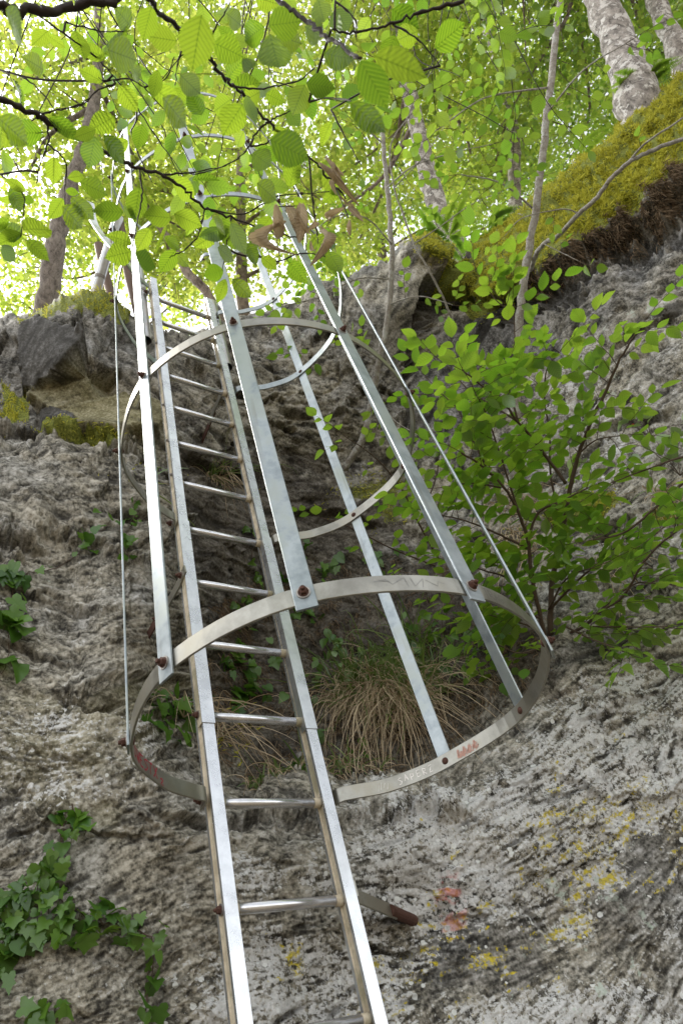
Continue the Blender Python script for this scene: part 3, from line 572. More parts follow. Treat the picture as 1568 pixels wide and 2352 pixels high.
# brackets into the rock
mb = MB(); mb.box((-SX - .0065, -.010, 1.412), (.006, .07, .040), [(1, 0, 0), (0, .98, -.2), (0, .2, .98)], 0)
A = np.array((-SX - .0065, .02, 1.405)); Bq = np.array((-.055, .235, 1.385)); d = Bq - A; L = np.linalg.norm(d); d /= L; u = np.cross(d, (1, 0, 0)); u /= np.linalg.norm(u)
mb.strip([A, Bq], u, (1, 0, 0), .040, .006); mb.strip([Bq + np.array([-.0065, -.04, 0]), Bq + d * .20 + np.array([-.012, 0, -.01])], u, (1, 0, 0), .042, .006, 1)
br = mb.build('rock_bracket', [M_HOOP, M_RUST], ladder); mb = MB(); hexbolt(mb, (-SX - .0098, -.012, 1.412), (-1, 0, 0), 1.1); mb.build('bolt', [M_RUST, M_WASH], br); mb = MB(); hexbolt(mb, (-.066, .21, 1.385), (-1, 0, 0), .8); mb.build('bolt', [M_RUST, M_WASH], br)
mb = MB(); A = np.array((LW + SX + .004, .01, .300)); Bq = np.array((.600, .145, .283)); d = Bq - A; d /= np.linalg.norm(d); n = np.cross(d, (0, 0, 1.0)); n /= np.linalg.norm(n)
mb.strip([A, Bq], (0, 0, 1.0), n, .040, .007); mb.tube([Bq - d * .03, Bq + d * .13], .0175, 14, 1); mb.box((LW + SX + .0035, 0, .300), (.006, .05, .042)); mb.build('rock_bracket', [M_HOOP, M_RUST], ladder)
mb = MB(); mb.strip([(LW + SX + .004, 0, 3.0), (LW + SX + .004, .30, 2.96)], (0, 0, 1.0), (1, 0, 0), .045, .006); mb.strip([(LW + SX + .010, .22, 2.968), (LW + SX + .012, .62, 2.93)], (0, 0, 1.0), (1, 0, 0), .045, .006, 1); mb.build('rock_bracket', [M_HOOP, M_RUST], ladder)
mb = MB(); mb.strip([(-SX - .004, 0, 2.92), (-SX - .006, .42, 2.95)], (0, 0, 1.0), (1, 0, 0), .045, .006); mb.build('rock_bracket', [M_HOOP], ladder)
# exit rails: tubes beside the stile tops
def hollow(mb, P, r, n=24):
    mb.tube(P, r, n, cap=False); mb.tube(P, r - .003, n, cap=False)
    P = np.array(P); d = P[1] - P[0]; d /= np.linalg.norm(d); mb.tube([P[0], P[0] + d * .0005], r - .0005, n, 1, True) if False else None
mb = MB(); hollow(mb, crom([(-.075, .045, 3.18), (-.075, .045, 3.6), (-.075, .047, 3.95), (-.085, .06, 4.2)], 6), .030); rl = mb.build('exit_rail', [M_TUBE, M_RUST], ladder, smooth=True)
mb = MB(); mb.tube([(-.075, .045, 3.735), (-.075, .045, 3.765)], .0335, 20); mb.build('clamp_ring', M_BOLTD, rl)
mb = MB(); hollow(mb, crom([(LW + .078, .045, 3.18), (LW + .078, .045, 3.6), (LW + .078, .046, 3.90), (LW + .10, .07, 4.02), (LW + .16, .12, 4.08)], 6), .030); rr = mb.build('exit_rail', [M_TUBE, M_RUST], ladder, smooth=True)
# flat rail that swings outward over the crest, and its inclined posts
mb = MB(); Pp = crom([W(322, 648, 4.15), W(300, 610, 4.22), W(258, 568, 4.36), (W(226, 528, 4.5)), (W(212, 500, 4.62)), W(207, 465, 4.8)], 8)
T = np.gradient(Pp, axis=0); T /= np.linalg.norm(T, axis=1)[:, None]; nn = np.cross(T, (0, -.8, .6)); nn /= np.linalg.norm(nn, axis=1)[:, None]; u2 = np.cross(nn, T)
mb.strip(Pp, nn, u2, .055, .010); 
for s_ in (-.014, .0, .014): mb.tube(Pp + nn * s_ - u2 * .005, .0035, 6)
mb.build('crest_rail', M_ALU, ladder)
mb = MB(); hollow(mb, [W(212, 700, 4.62), W(240, 600, 4.68), W(272, 498, 4.76)], .034); po = mb.build('crest_post', [M_TUBE], ladder, smooth=True)
mb = MB(); q0, q1 = W(228, 640, 4.655), W(230, 633, 4.66); mb.tube([q0, q1], .037, 20); mb.build('clamp_ring', M_BOLTD, po)
mb = MB(); hollow(mb, [W(322, 735, 4.55), W(298, 640, 4.66), W(272, 500, 4.80)], .032); mb.build('crest_post', [simple('brown_painted_steel', (.13, .085, .06), .5, .3, .3, 40)], ladder, smooth=True)  # dark brown colour stands for the shade on this tube's underside
mb = MB(); hollow(mb, [W(262, 700, 4.85), W(236, 610, 4.9), W(226, 560, 4.95)], .03); mb.build('crest_post', [simple('brown_post_steel', (.16, .11, .08), .5, .3, .3, 40)], ladder, smooth=True)
# scribbles on the lowest hoop
def hoop_uv(hi, inner):
    P, N = hcurves[hi]; s = np.r_[0, np.cumsum(np.linalg.norm(np.diff(P, axis=0), axis=1))]
    def f(a, h):
        x = np.array([np.interp(a, s, P[:, k]) for k in range(3)]); n = np.array([np.interp(a, s, N[:, k]) for k in range(3)]); n /= np.linalg.norm(n)
        return x + np.array([0, 0, h]) + n * (-(TH / 2 + .0006) if inner else TH / 2 + .0006), n
    return f, s, P
def arc_of(b): 
    P, _ = hcurves[0]; s = np.r_[0, np.cumsum(np.linalg.norm(np.diff(P, axis=0), axis=1))]; return s[np.argmin(np.sum((P[:, :2] - BX[b] - BL[b] * HZ[0]) ** 2, axis=1))]
def scribble(name, strokes, inner, w, mat, jit=0.0):
    f, s, P = hoop_uv(0, inner); V = []; F = []; k = 0; r = random.Random(3)
    for st in strokes:
        st = np.array(st, float); q = [st[0]]
        for a, b in zip(st[:-1], st[1:]):
            m = max(1, int(np.linalg.norm(b - a) / .006))
            for i in range(1, m + 1): q.append(a + (b - a) * i / m)
        q = np.array(q); d = np.gradient(q, axis=0) if len(q) > 1 else np.array([[1, 0]]); d /= np.linalg.norm(d, axis=1)[:, None] + 1e-9; pr = np.c_[-d[:, 1], d[:, 0]]
        for i in range(len(q)):
            ww = w * (.55 + .6 * r.random()) / 2
            for sg in (-1, 1):
                a, h = q[i] + sg * ww * pr[i] + (r.random() - .5) * jit; h = max(-.0205, min(.0205, h)); V.append(f(a, h)[0])
        for i in range(len(q) - 1): F.append((k + 2 * i, k + 2 * i + 1, k + 2 * i + 3, k + 2 * i + 2))
        k += 2 * len(q)
    return mesh_np(name, np.array(V), np.array(F), mat, hoops[0])
GL = {'S': [[(1, 1.9), (.5, 2), (0, 1.6), (.9, .8), (.6, .1), (0, 0)]], 'A': [[(0, 0), (.45, 2), (.9, 0)], [(.2, .8), (.7, .8)]], 'P': [[(0, 0), (0, 2), (.8, 1.7), (.7, 1.1), (0, .95)]], 'E': [[(.9, 2), (0, 2), (0, 0), (.9, 0)], [(0, 1), (.7, 1)]],
      'R': [[(0, 0), (0, 2), (.8, 1.7), (.7, 1.1), (0, .95), (.9, 0)]], 'Z': [[(0, 2), (.9, 2), (0, 0), (.9, 0)]], 'T': [[(.45, 0), (.45, 2)], [(0, 2), (.9, 2)]], 'G': [[(.9, 1.7), (.4, 2), (0, 1), (.4, 0), (.9, .3), (.9, .9), (.5, .9)]],
      'W': [[(0, 2), (.25, 0), (.5, 1.4), (.75, 0), (1, 2)]], 'X': [[(0, 0), (.9, 2)], [(0, 2), (.9, 0)]], 'O': [[(.45, 2), (0, 1.2), (.1, .3), (.5, 0), (.9, .6), (.85, 1.6), (.45, 2)]], '2': [[(0, 1.6), (.4, 2), (.85, 1.5), (0, 0), (.9, 0)]], 'K': [[(0, 0), (0, 2)], [(.9, 2), (0, 1), (.9, 0)]], 'H': [[(0, 0), (0, 2)], [(.9, 0), (.9, 2)], [(0, 1), (.9, 1)]]}
def word(txt, a0, h0, cw_, chh, gap=1.35, flip=1, up=None):
    out = []; up = up or [0] * len(txt)
    for i, c in enumerate(txt):
        for st in GL.get(c, []): out.append([(a0 + flip * (i * gap + x) * cw_, h0 + up[i] + y * chh / 2) for x, y in st])
    return out
paint = lambda n, c: simple(n, c, .7, 0, .2, 120)
a6, a5, a4, a3, a2_, a1_, a0_ = arc_of(6), arc_of(5), arc_of(4), arc_of(3), arc_of(2), arc_of(1), arc_of(0)
scribble('scratched_word', word('SAPERZ', a6 + .165, -.010, .012, .020, 1.75, -1, [-.002, .004, -.001, .002, 0, 0]), True, .0030, paint('white_scratch', (.85, .80, .76)))
scribble('scratched_marks', [[(a6 + .235 - .01 * i, -.014 + .004 * (i % 3)), (a6 + .228 - .01 * i, .004 + .004 * ((i * 2) % 3))] for i in range(4)], True, .0018, paint('white_scratch_marks', (.6, .58, .54)))
zz = [[(a6 - .045 - .0035 * i, -.014 + .004 * math.sin(i * 1.9)), (a6 - .053 - .0035 * i, .004 + .008 * math.sin(i * 1.1 + 1))] for i in range(22)]
scribble('pink_paint_patch', zz, True, .0052, paint('faded_pink_paint', (.52, .30, .24)), .003)
rw = scribble('red_paint_word', word('OWESTX', a0_ - .045, -.013, .021, .030, 1.28, -1) + word('2', a0_ - .215, -.019, .016, .016, 1, -1), True, .0048, paint('faded_red_paint', (.42, .06, .08)), .0015)
scribble('faint_black_scrawl', word('THKG', a3 - .12 + .0, -.012, .016, .026, 1.4, 1) + [[(a3 - .17, .004), (a3 - .10, .004)]], False, .0016, paint('faint_black_ink', (.20, .20, .19)), .001) if False else None
scribble('faint_black_scrawl', [[(a3 - .235, .006), (a3 - .20, .005), (a3 - .225, .010)], [(a3 - .21, .012), (a3 - .195, -.004), (a3 - .175, .010)], [(a3 - .185, .002), (a3 - .165, .014), (a3 - .160, -.012)], [(a3 - .15, .014), (a3 - .145, -.010), (a3 - .120, .012), (a3 - .128, -.013)], [(a3 - .115, .008), (a3 - .090, -.008), (a3 - .085, .006), (a3 - .070, .000)]], False, .0014, paint('faint_black_ink', (.25, .25, .24)))
scribble('faint_black_scrawl', word('TRAG', a3 + .045, -.013, .015, .026, 1.2, 1), False, .0016, paint('black_ink', (.18, .18, .17)))
# ------------------------------------------------------------ vegetation
def leaf_mat(name, dcol, tcol, dcol2, tcol2, vein=0.0, nv=9, gloss=.06, rough=.38, tw=.55):
    t = NT(name); lv = t.attr('lv'); p = t.obj(); n = t.noise(40, 3, .6, p)
    f = t.math('ADD', lv, t.math('MULTIPLY', t.math('SUBTRACT', n, .5), .3), True)
    d = t.mix(f, dcol, dcol2); tr = t.mix(f, tcol, tcol2); nrm = None
    if vein:
        u = t.n('UVMap'); s = t.n('SeparateXYZ'); t.set(s.inputs[0], u.outputs[0]); ax = t.math('ABSOLUTE', s.outputs[0])
        w = t.math('SINE', t.math('MULTIPLY', t.math('SUBTRACT', s.outputs[1], t.math('MULTIPLY', ax, .75)), nv * 2 * math.pi))
        line = t.step(w, .72, 1.0); mid = t.math('SUBTRACT', 1.0, t.step(ax, .004, .022)); ln = t.math('MAXIMUM', t.math('MULTIPLY', line, .55), mid)
        tr = t.mix(t.math('MULTIPLY', ln, vein), tr, tuple(c * .38 for c in tcol)); tr = t.mix(t.math('MULTIPLY', t.step(w, -.2, -1.0), .3), tr, tuple(min(1, c * 1.25) for c in tcol2))
        d = t.mix(t.math('MULTIPLY', ln, .5), d, tuple(min(1, c * 1.6) for c in dcol2)); nrm = t.bump(w, .35, .002)
    a = t.n('BsdfDiffuse'); t.set(a.inputs[0], d); b = t.n('BsdfTranslucent'); t.set(b.inputs[0], tr)
    if nrm is not None: t.set(a.inputs['Normal'], nrm)
    m = t.n('MixShader'); m.inputs[0].default_value = tw; t.set(m.inputs[1], a.outputs[0]); t.set(m.inputs[2], b.outputs[0])
    g = t.n('BsdfGlossy'); g.inputs['Roughness'].default_value = rough; g.inputs[0].default_value = (.9, .95, .9, 1)
    m2 = t.n('MixShader'); m2.inputs[0].default_value = gloss; t.set(m2.inputs[1], m.outputs[0]); t.set(m2.inputs[2], g.outputs[0])
    return t.done(m2.outputs[0])
M_LNEAR = leaf_mat('hornbeam_leaf', (.06, .12, .010), (.13, .27, .012), (.10, .17, .018), (.36, .50, .03), .7, 10, .03)
M_LMID = leaf_mat('young_leaf', (.07, .14, .015), (.16, .34, .02), (.12, .19, .02), (.36, .52, .045), .5, 8)
M_LSHR = leaf_mat('shrub_leaf', (.075, .17, .017), (.22, .46, .022), (.15, .25, .022), (.42, .63, .045), .45, 8, .08)
M_LFAR = leaf_mat('canopy_leaf', (.055, .11, .012), (.38, .54, .04), (.12, .17, .02), (.74, .80, .14), 0, 8, .04)
M_LFAR2 = leaf_mat('dark_canopy_leaf', (.05, .11, .02), (.27, .46, .04), (.11, .17, .02), (.60, .72, .09), 0, 8, .05)
M_IVY = leaf_mat('ivy_leaf', (.04, .11, .012), (.08, .22, .015), (.11, .21, .025), (.18, .38, .03), .0, 5, .045, .38, .3)
M_GRASS = leaf_mat('green_grass', (.08, .15, .03), (.18, .32, .05), (.16, .22, .05), (.30, .42, .08), 0, 5, .06, .4, .35)
M_DRY = leaf_mat('dry_grass', (.38, .28, .17), (.30, .22, .12), (.66, .54, .37), (.45, .36, .22), 0, 5, .03, .5, .25)
M_DEAD = leaf_mat('withered_leaf', (.30, .22, .13), (.24, .17, .09), (.56, .45, .31), (.36, .28, .16), .5, 11, .03, .5, .3)
M_MOSS = leaf_mat('moss_tips', (.30, .30, .03), (.42, .42, .05), (.68, .64, .09), (.70, .67, .12), 0, 5, .01, .6, .35)
M_BMOSS = leaf_mat('brown_moss_tips', (.11, .075, .045), (.14, .09, .05), (.30, .22, .14), (.26, .19, .11), 0, 5, .01, .6, .25)
def bark_mat(name, dark, pale, sc=9, stretch=.35, lich=None):
    t = NT(name); p = t.pos(); mp = t.n('Mapping'); t.set(mp.inputs[0], p); mp.inputs['Scale'].default_value = (1, 1, stretch)
    n = t.noise(sc, 6, .7, mp.outputs[0], .6); n2 = t.noise(sc * 5, 4, .7, mp.outputs[0]); h = t.math('ADD', n, t.math('MULTIPLY', n2, .4))
    c = t.ramp(h, [(.5, dark), (.66, tuple((a + b) / 2 for a, b in zip(dark, pale))), (.85, pale)])
    if lich: c = t.mix(t.math('MULTIPLY', t.step(t.noise(sc * .8, 5, .75, p), .52, .58), .85), c, lich)
    return t.done(t.bsdf(c, .9, 0, t.bump(h, .9, .02), .2))
M_BARK = bark_mat('pale_mottled_bark', (.035, .030, .025), (.42, .38, .34), 15, .55, (.66, .63, .59))
M_BARK2 = bark_mat('rough_grey_bark', (.05, .04, .033), (.30, .26, .22), 26, .3)
M_BARKB = bark_mat('brown_bark', (.05, .036, .028), (.34, .28, .23), 18, .3)
M_SAP = bark_mat('smooth_sapling_bark', (.22, .19, .16), (.46, .43, .38), 30, .8, (.52, .52, .48))
M_TWIG = simple('dark_twig', (.028, .018, .013), .7, 0, .4, 200, .3)
M_TWIG2 = simple('brown_twig', (.09, .06, .04), .8, 0, .4, 200, .3)

def template(rows, serr, wid, nv=0, pleat=0.0, droop=.10, fold=.12, cols=2, base=.9):
    """leaf blade: x across, y along 0..1; returns V, uv, faces"""
    V = []; U = []
    for i in range(rows + 1):
        t = i / rows; w = wid * (math.sin(math.pi * min(1, t ** base * .985 + .012)) ** .80) * (1 - .22 * t) * (1 - .75 * t ** 7) * 1.14
        if i in (0, rows): w *= .12
        w *= 1 + (serr if i % 2 else -serr)
        for c in range(-cols, cols + 1):
            a = c / cols; x = a * w; z = fold * abs(x) - droop * t * t + pleat * math.sin(2 * math.pi * nv * (t - .75 * abs(x))) * min(1, abs(a) * 2)
            V.append((x, t + (.02 if abs(a) == 1 and i % 2 else 0) + abs(x) * .10, z)); U.append((x, t))
    k = 2 * cols + 1; F = [(i * k + j, i * k + j + 1, (i + 1) * k + j + 1, (i + 1) * k + j) for i in range(rows) for j in range(k - 1)]
    return np.array(V), np.array(U), np.array(F)
T_BIG = template(40, .06, .29, 10, .010, .14, .16)
T_BIGW = template(40, .06, .34, 10, .010, .10, .10)
T_MID = template(16, .06, .30, 0, 0, .16, .18, 1)
T_ROUND = template(14, .06, .34, 0, 0, .14, .16, 1, .85)
T_FAR = (np.array([(0, 0, 0), (.33, .42, .05), (0, 1, -.05), (-.33, .42, .05)]), np.array([(0, 0), (.3, .4), (0, 1), (-.3, .4)]), np.array([(0, 1, 2, 3)]))
def ivy_template(l=0):
    if l == 0: P = [(0, 0), (.16, -.12), (.42, -.10), (.50, .12), (.36, .30), (.52, .52), (.26, .58), (.13, .76), (0, 1.0)]
    else: P = [(0, 0), (.2, -.10), (.42, .02), (.46, .28), (.38, .5), (.24, .74), (.1, .9), (0, 1.0)]
    R_ = P + [(-x, y) for x, y in P[-2:0:-1]]; V = [(0, .30, .0)] + [(x, y, .10 * abs(x) - .12 * y * y + .03 * math.sin(x * 9 + y * 7)) for x, y in R_]; n = len(R_)
    V = np.array(V); V[0, 2] = -.02
    return V, V[:, :2].copy(), np.array([(0, 1 + i, 1 + (i + 1) % n) for i in range(n)])
T_IVY = ivy_template(0); T_IVY2 = ivy_template(1)
def dead_template():
    V = []; U = []; rows = 26
    for i in range(rows + 1):
        t = i / rows; w = .30 * math.sin(math.pi * (t * .97 + .015)) ** .6
        for c in range(-4, 5):
            a = c / 4; th = a * (1.5 + .9 * t); rr = w * .46 * (1 + .10 * math.sin(2 * math.pi * 11 * (t - .15 * abs(a)))); V.append((rr * math.sin(th), t - .05 * abs(a), rr * (1 - math.cos(th)) + .30 * math.sin(math.pi * t) - .2 * t * t)); U.append((a * .3, t))
    F = [(i * 9 + j, i * 9 + j + 1, (i + 1) * 9 + j + 1, (i + 1) * 9 + j) for i in range(rows) for j in range(8)]
    return np.array(V), np.array(U), np.array(F)
T_DEAD = dead_template()
def nrmz(A): return A / (np.linalg.norm(A, axis=-1, keepdims=True) + 1e-9)
class Leaves:
    def __init__(s): s.P = []; s.D = []; s.N = []; s.L = []; s.lv = []
    def add(s, p, d, n, L, lv=None): s.P.append(p); s.D.append(d); s.N.append(n); s.L.append(L); s.lv.append(random.random() if lv is None else lv)
    def build(s, name, T, mat, parent, smooth=True, wj=.15):
        P = np.array(s.P).reshape(-1, 3); D = nrmz(np.array(s.D).reshape(-1, 3)); N = np.array(s.N).reshape(-1, 3); L = np.array(s.L).ravel(); lv = np.array(s.lv).ravel()
        X = nrmz(np.cross(D, N)); N = np.cross(X, D); V, U, F = T; n, k = len(P), len(V)
        wf = (1 + wj * rng.standard_normal(n))[:, None, None]; zf = (1 + .9 * rng.standard_normal(n))[:, None, None]
        VV = P[:, None] + L[:, None, None] * (V[None, :, 0:1] * wf * X[:, None] + V[None, :, 1:2] * D[:, None] + V[None, :, 2:3] * zf * N[:, None])
        FF = (F[None] + (np.arange(n) * k)[:, None, None]).reshape(-1, F.shape[1])
        return mesh_np(name, VV.reshape(-1, 3), FF, mat, parent, np.tile(U, (n, 1)), {'lv': np.repeat(lv, k)}, smooth)
def rv(s=1.0): return rng.standard_normal(3) * s
def px3(pts, d):
    """polyline of picture directions plus distance -> world"""
    pts = np.array(pts, float)
    if pts.shape[1] == 2: pts = np.c_[pts, np.linspace(*(d if isinstance(d, tuple) else (d, d)), len(pts))]
    return W(pts[:, 0], pts[:, 1], pts[:, 2])
def along(P, step, t0=0.0, t1=1.0):
    s = np.r_[0, np.cumsum(np.linalg.norm(np.diff(P, axis=0), axis=1))]; q = np.arange(s[-1] * t0, s[-1] * t1, step)
    X = np.stack([np.interp(q, s, P[:, k]) for k in range(3)], 1); T = np.stack([np.interp(q + .01, s, P[:, k]) for k in range(3)], 1) - np.stack([np.interp(q - .01, s, P[:, k]) for k in range(3)], 1)
    return X, nrmz(T + 1e-9), q / s[-1]
UP = np.array([0, 0, 1.0])
def spray(lf, mb, p0, d, length, leafL, step, up=UP, tilt=.25, r=.0017, lv0=None, zig=True):
    """a side twig with leaves alternating left and right in one flattish layer"""
    d = d / np.linalg.norm(d); P = [p0]; n = max(2, int(length / step)); dd = d.copy()
    for i in range(n):
        dd = dd + rv(.10) + np.array([0, 0, -.015]); dd /= np.linalg.norm(dd); P.append(P[-1] + dd * step)
    P = np.array(P)
    if mb is not None: mb.tube(P, np.linspace(r, r * .45, len(P)), 4)
    nn = nrmz(up + rv(tilt)); lv0 = random.random() if lv0 is None else lv0
    for i in range(1, len(P)):
        sd = 1 if i % 2 else -1; t = nrmz(P[i] - P[i - 1]); side = nrmz(np.cross(nn, t)) * sd
        dl = nrmz(t * .75 + side * (.8 if i < len(P) - 1 else .1) + rv(.14)); L = leafL * random.uniform(.6, 1.25)
        lf.add(P[i] + dl * L * .08, dl, nrmz(nn + rv(tilt)), L, min(1, max(0, lv0 + random.gauss(0, .18))))
# ---------- trees beyond the rim
def tree(name, label, trunk, rad_, bark, clumps, leaves, seed, Lsz=.085, mat=None, limbs=5, group='trees growing above the rim', cat='tree', flat=.35, per=26):
    global rng
    rng = np.random.default_rng(seed); random.seed(seed)
    P = crom(px3(trunk, 5), 5); o = empty(name, P[0], label, cat, group)
    mb = MB(); rr = np.linspace(rad_[0], rad_[1], len(P)) * (1 + .06 * rng.standard_normal(len(P))); mb.tube(P + rng.standard_normal(P.shape) * rad_[0] * .06, rr, 16)
    mb.build('trunk', bark, o, smooth=True)
    lf = Leaves(); lm = MB(); tw = MB()
    C = [(W(x, y, d), r) for x, y, d, r in clumps]; vol = np.array([r ** 2 for _, r in C]); share = vol / vol.sum()
    for (c, r), sh in zip(C, share):
        # limb from the trunk to the clump
        i = int(np.clip(np.argmin(np.linalg.norm(P - c, axis=1) + .8 * np.maximum(0, P[:, 2] - c[2] + .3 * r)), 0, len(P) - 2)); a = P[i]; m = (a + c) / 2 + rv(.12 * r) + np.array([0, 0, -.1 * r])
        r0 = min(rr[i] * .5, .035); lm.tube(crom([a, m, c, c + rv(.5 * r)], 5), np.linspace(r0, .006, 16), 6)
        ns = max(3, int(leaves * sh / per))
        for k in range(ns):
            q = rv(); q = q / np.linalg.norm(q) * r * random.random() ** .4; q[2] *= .75; s0 = c + q; d = nrmz(q * np.array([1, 1, .3]) + rv(.3 * r))
            lv0 = np.clip(.5 + .28 * rng.standard_normal(), 0, 1); R_ = .20 + .12 * random.random()
            if k % 2 == 0: b0 = c + q * .45; lm.tube([b0, (b0 + s0) / 2 + rv(.05), s0 + d * R_], [.007, .005, .002], 4)
            nn = nrmz(UP + rv(flat)); e1 = nrmz(np.cross(nn, d)); e2 = np.cross(nn, e1)
            u = rng.standard_normal((per, 2)) * R_ * .75; pp = s0 + u[:, :1] * e1 + u[:, 1:] * e2 + rng.standard_normal((per, 3)) * .025
            lf.P.append(pp); lf.D.append(nrmz(e1 * rng.standard_normal((per, 1)) + e2 * rng.standard_normal((per, 1)) + rng.standard_normal((per, 3)) * .25))
            lf.N.append(nrmz(nn + rng.standard_normal((per, 3)) * .45)); lf.L.append(Lsz * rng.uniform(.65, 1.2, per)); lf.lv.append(np.clip(lv0 + rng.standard_normal(per) * .15, 0, 1))
    lm.build('limbs', bark if bark is not M_BARK else M_BARKB, o, smooth=True)
    lf.P = np.concatenate(lf.P); lf.D = np.concatenate(lf.D); lf.N = np.concatenate(lf.N); lf.L = np.concatenate(lf.L); lf.lv = np.concatenate(lf.lv)
    lf.build('crown', T_FAR, mat or M_LFAR, o, False)
    return o
tree('pale_barked_tree', 'thickest pale mottled trunk leaning up from the mossy slope at upper right', [(1500, 330, 5.35), (1470, 245, 5.4), (1440, 150, 5.7), (1405, 60, 6.0), (1370, -20, 6.3), (1310, -200, 7.2), (1250, -420, 8.5)], (.175, .10), M_BARK,
     [(1250, 120, 8.5, 1.1), (1400, -120, 8, 1.3), (1500, 130, 9, 1.1), (1200, -120, 7.5, 1.2), (1100, 60, 9, 1.0), (1560, -100, 8, 1.2), (1350, 280, 9.5, .8), (1180, 250, 9.5, .8)], 11000, 101, mat=M_LFAR2)
tree('pale_barked_tree', 'pale trunk with brown peeling patches at the top right corner', [(1640, 330, 6.8), (1590, 200, 6.9), (1550, 100, 7.1), (1505, 0, 7.4), (1450, -150, 8.2)], (.135, .08), M_BARK,
     [(1560, 60, 10, 1.1), (1640, 200, 10, 1.2), (1480, -60, 9.5, 1.1), (1700, 0, 9, 1.3), (1420, 160, 11, 1.0)], 7000, 102, mat=M_LFAR2)
tree('leaning_tree', 'leaning grey blotched trunk behind the rim right of the cage', [(1062, 640, 7.0), (1045, 562, 7.0), (1012, 500, 7.15), (988, 420, 7.4), (965, 320, 7.7), (935, 200, 8.2), (900, 60, 9.0), (870, -80, 9.8)], (.125, .07), M_BARK,
     [(880, 330, 9.0, .95), (980, 200, 9.5, 1.0), (850, 130, 8.5, 1.1), (1080, 360, 10, .8), (760, 500, 9, .7), (960, 0, 9, 1.2), (820, 560, 10, .6)], 9500, 103)
tree('slender_tree', 'slender brownish trunk rising from the moss between two saplings', [(1195, 580, 8.6), (1185, 492, 8.8), (1180, 400, 9.0), (1180, 320, 9.2), (1160, 210, 9.8), (1128, 100, 10.5), (1090, -10, 11.2), (1060, -130, 12)], (.085, .06), M_BARK,
     [(1150, 420, 10.5, .9), (1250, 330, 11, 1.0), (1060, 250, 12, 1.0), (1180, 130, 12, 1.2), (1330, 220, 11.5, 1.0), (1080, 480, 11, .7), (1000, 100, 12, 1.2)], 10500, 104, mat=M_LFAR2)
tree('rough_barked_tree', 'dark rough trunk on the mossy hump left of the ladder', [(90, 800, 6.0), (108, 690, 6.1), (128, 560, 6.4), (150, 470, 6.7), (178, 380, 7.1), (205, 300, 7.5), (225, 150, 8.4), (230, 0, 9.4)], (.095, .06), M_BARK2,
     [(60, 400, 8.5, .8), (200, 250, 8.5, 1.0), (120, 560, 9, .6), (330, 160, 9, 1.0), (40, 180, 9, .8), (330, 400, 9.5, .8)], 6500, 105)
tree('straight_tree', 'thin straight brown trunk seen through the top of the cage', [(560, 760, 9.6), (556, 640, 9.8), (553, 520, 10.2), (552, 400, 10.8), (556, 260, 11.8), (560, 100, 13)], (.085, .06), M_BARKB,
     [(480, 480, 10.5, .9), (620, 350, 11, 1.1), (430, 300, 11, 1.0), (560, 150, 12, 1.3), (700, 480, 10.5, .8), (420, 120, 11, 1.2), (640, 600, 10, .6)], 9500, 106)
tree('leaning_tree', 'crooked dark trunk slanting behind the upper rungs of the ladder', [(520, 760, 8.2), (470, 665, 8.3), (430, 625, 8.5), (395, 560, 8.8), (340, 480, 9.3), (290, 380, 10), (250, 280, 11)], (.06, .03), M_BARKB,
     [(400, 620, 9.5, .55), (300, 560, 9.5, .6), (480, 560, 10, .6), (240, 470, 10, .7), (420, 450, 10, .8)], 5000, 107)
tree('distant_tree', 'distant yellow green tree in the gap between hump and ladder', [(250, 900, 14), (240, 700, 14.5), (230, 500, 16), (220, 300, 18)], (.12, .06), M_BARKB,
     [(200, 560, 15, 1.1), (60, 620, 15, 1.0), (330, 500, 15, 1.1), (430, 680, 14, .8), (500, 380, 16, 1.6), (60, 700, 13, .6)], 8000, 108, .10)
tree('distant_tree', 'distant tree filling the gap right of the cage above the rim', [(880, 760, 13), (880, 640, 13.5), (870, 480, 15), (860, 260, 17)], (.12, .06), M_BARKB,
     [(800, 520, 14, 1.2), (950, 450, 14, 1.2), (700, 380, 15, 1.4), (860, 260, 16, 1.6), (1020, 500, 14, 1.0), (1100, 350, 15, 1.4), (740, 620, 13, .8), (1250, 450, 14, 1.0)], 12000, 109, .10, mat=M_LFAR2)
tree('distant_tree', 'far pale crown high over the top left corner', [(-150, 700, 12), (-160, 500, 13), (-120, 200, 15), (0, -100, 17)], (.13, .07), M_BARK2,
     [(-80, 420, 12, 1.3), (20, 60, 13, 1.1), (300, 20, 13, 1.4), (600, -20, 13, 1.6), (150, -150, 13, 1.6), (-60, 640, 12, .9), (450, 200, 14, 1.3)], 9000, 110, .10)
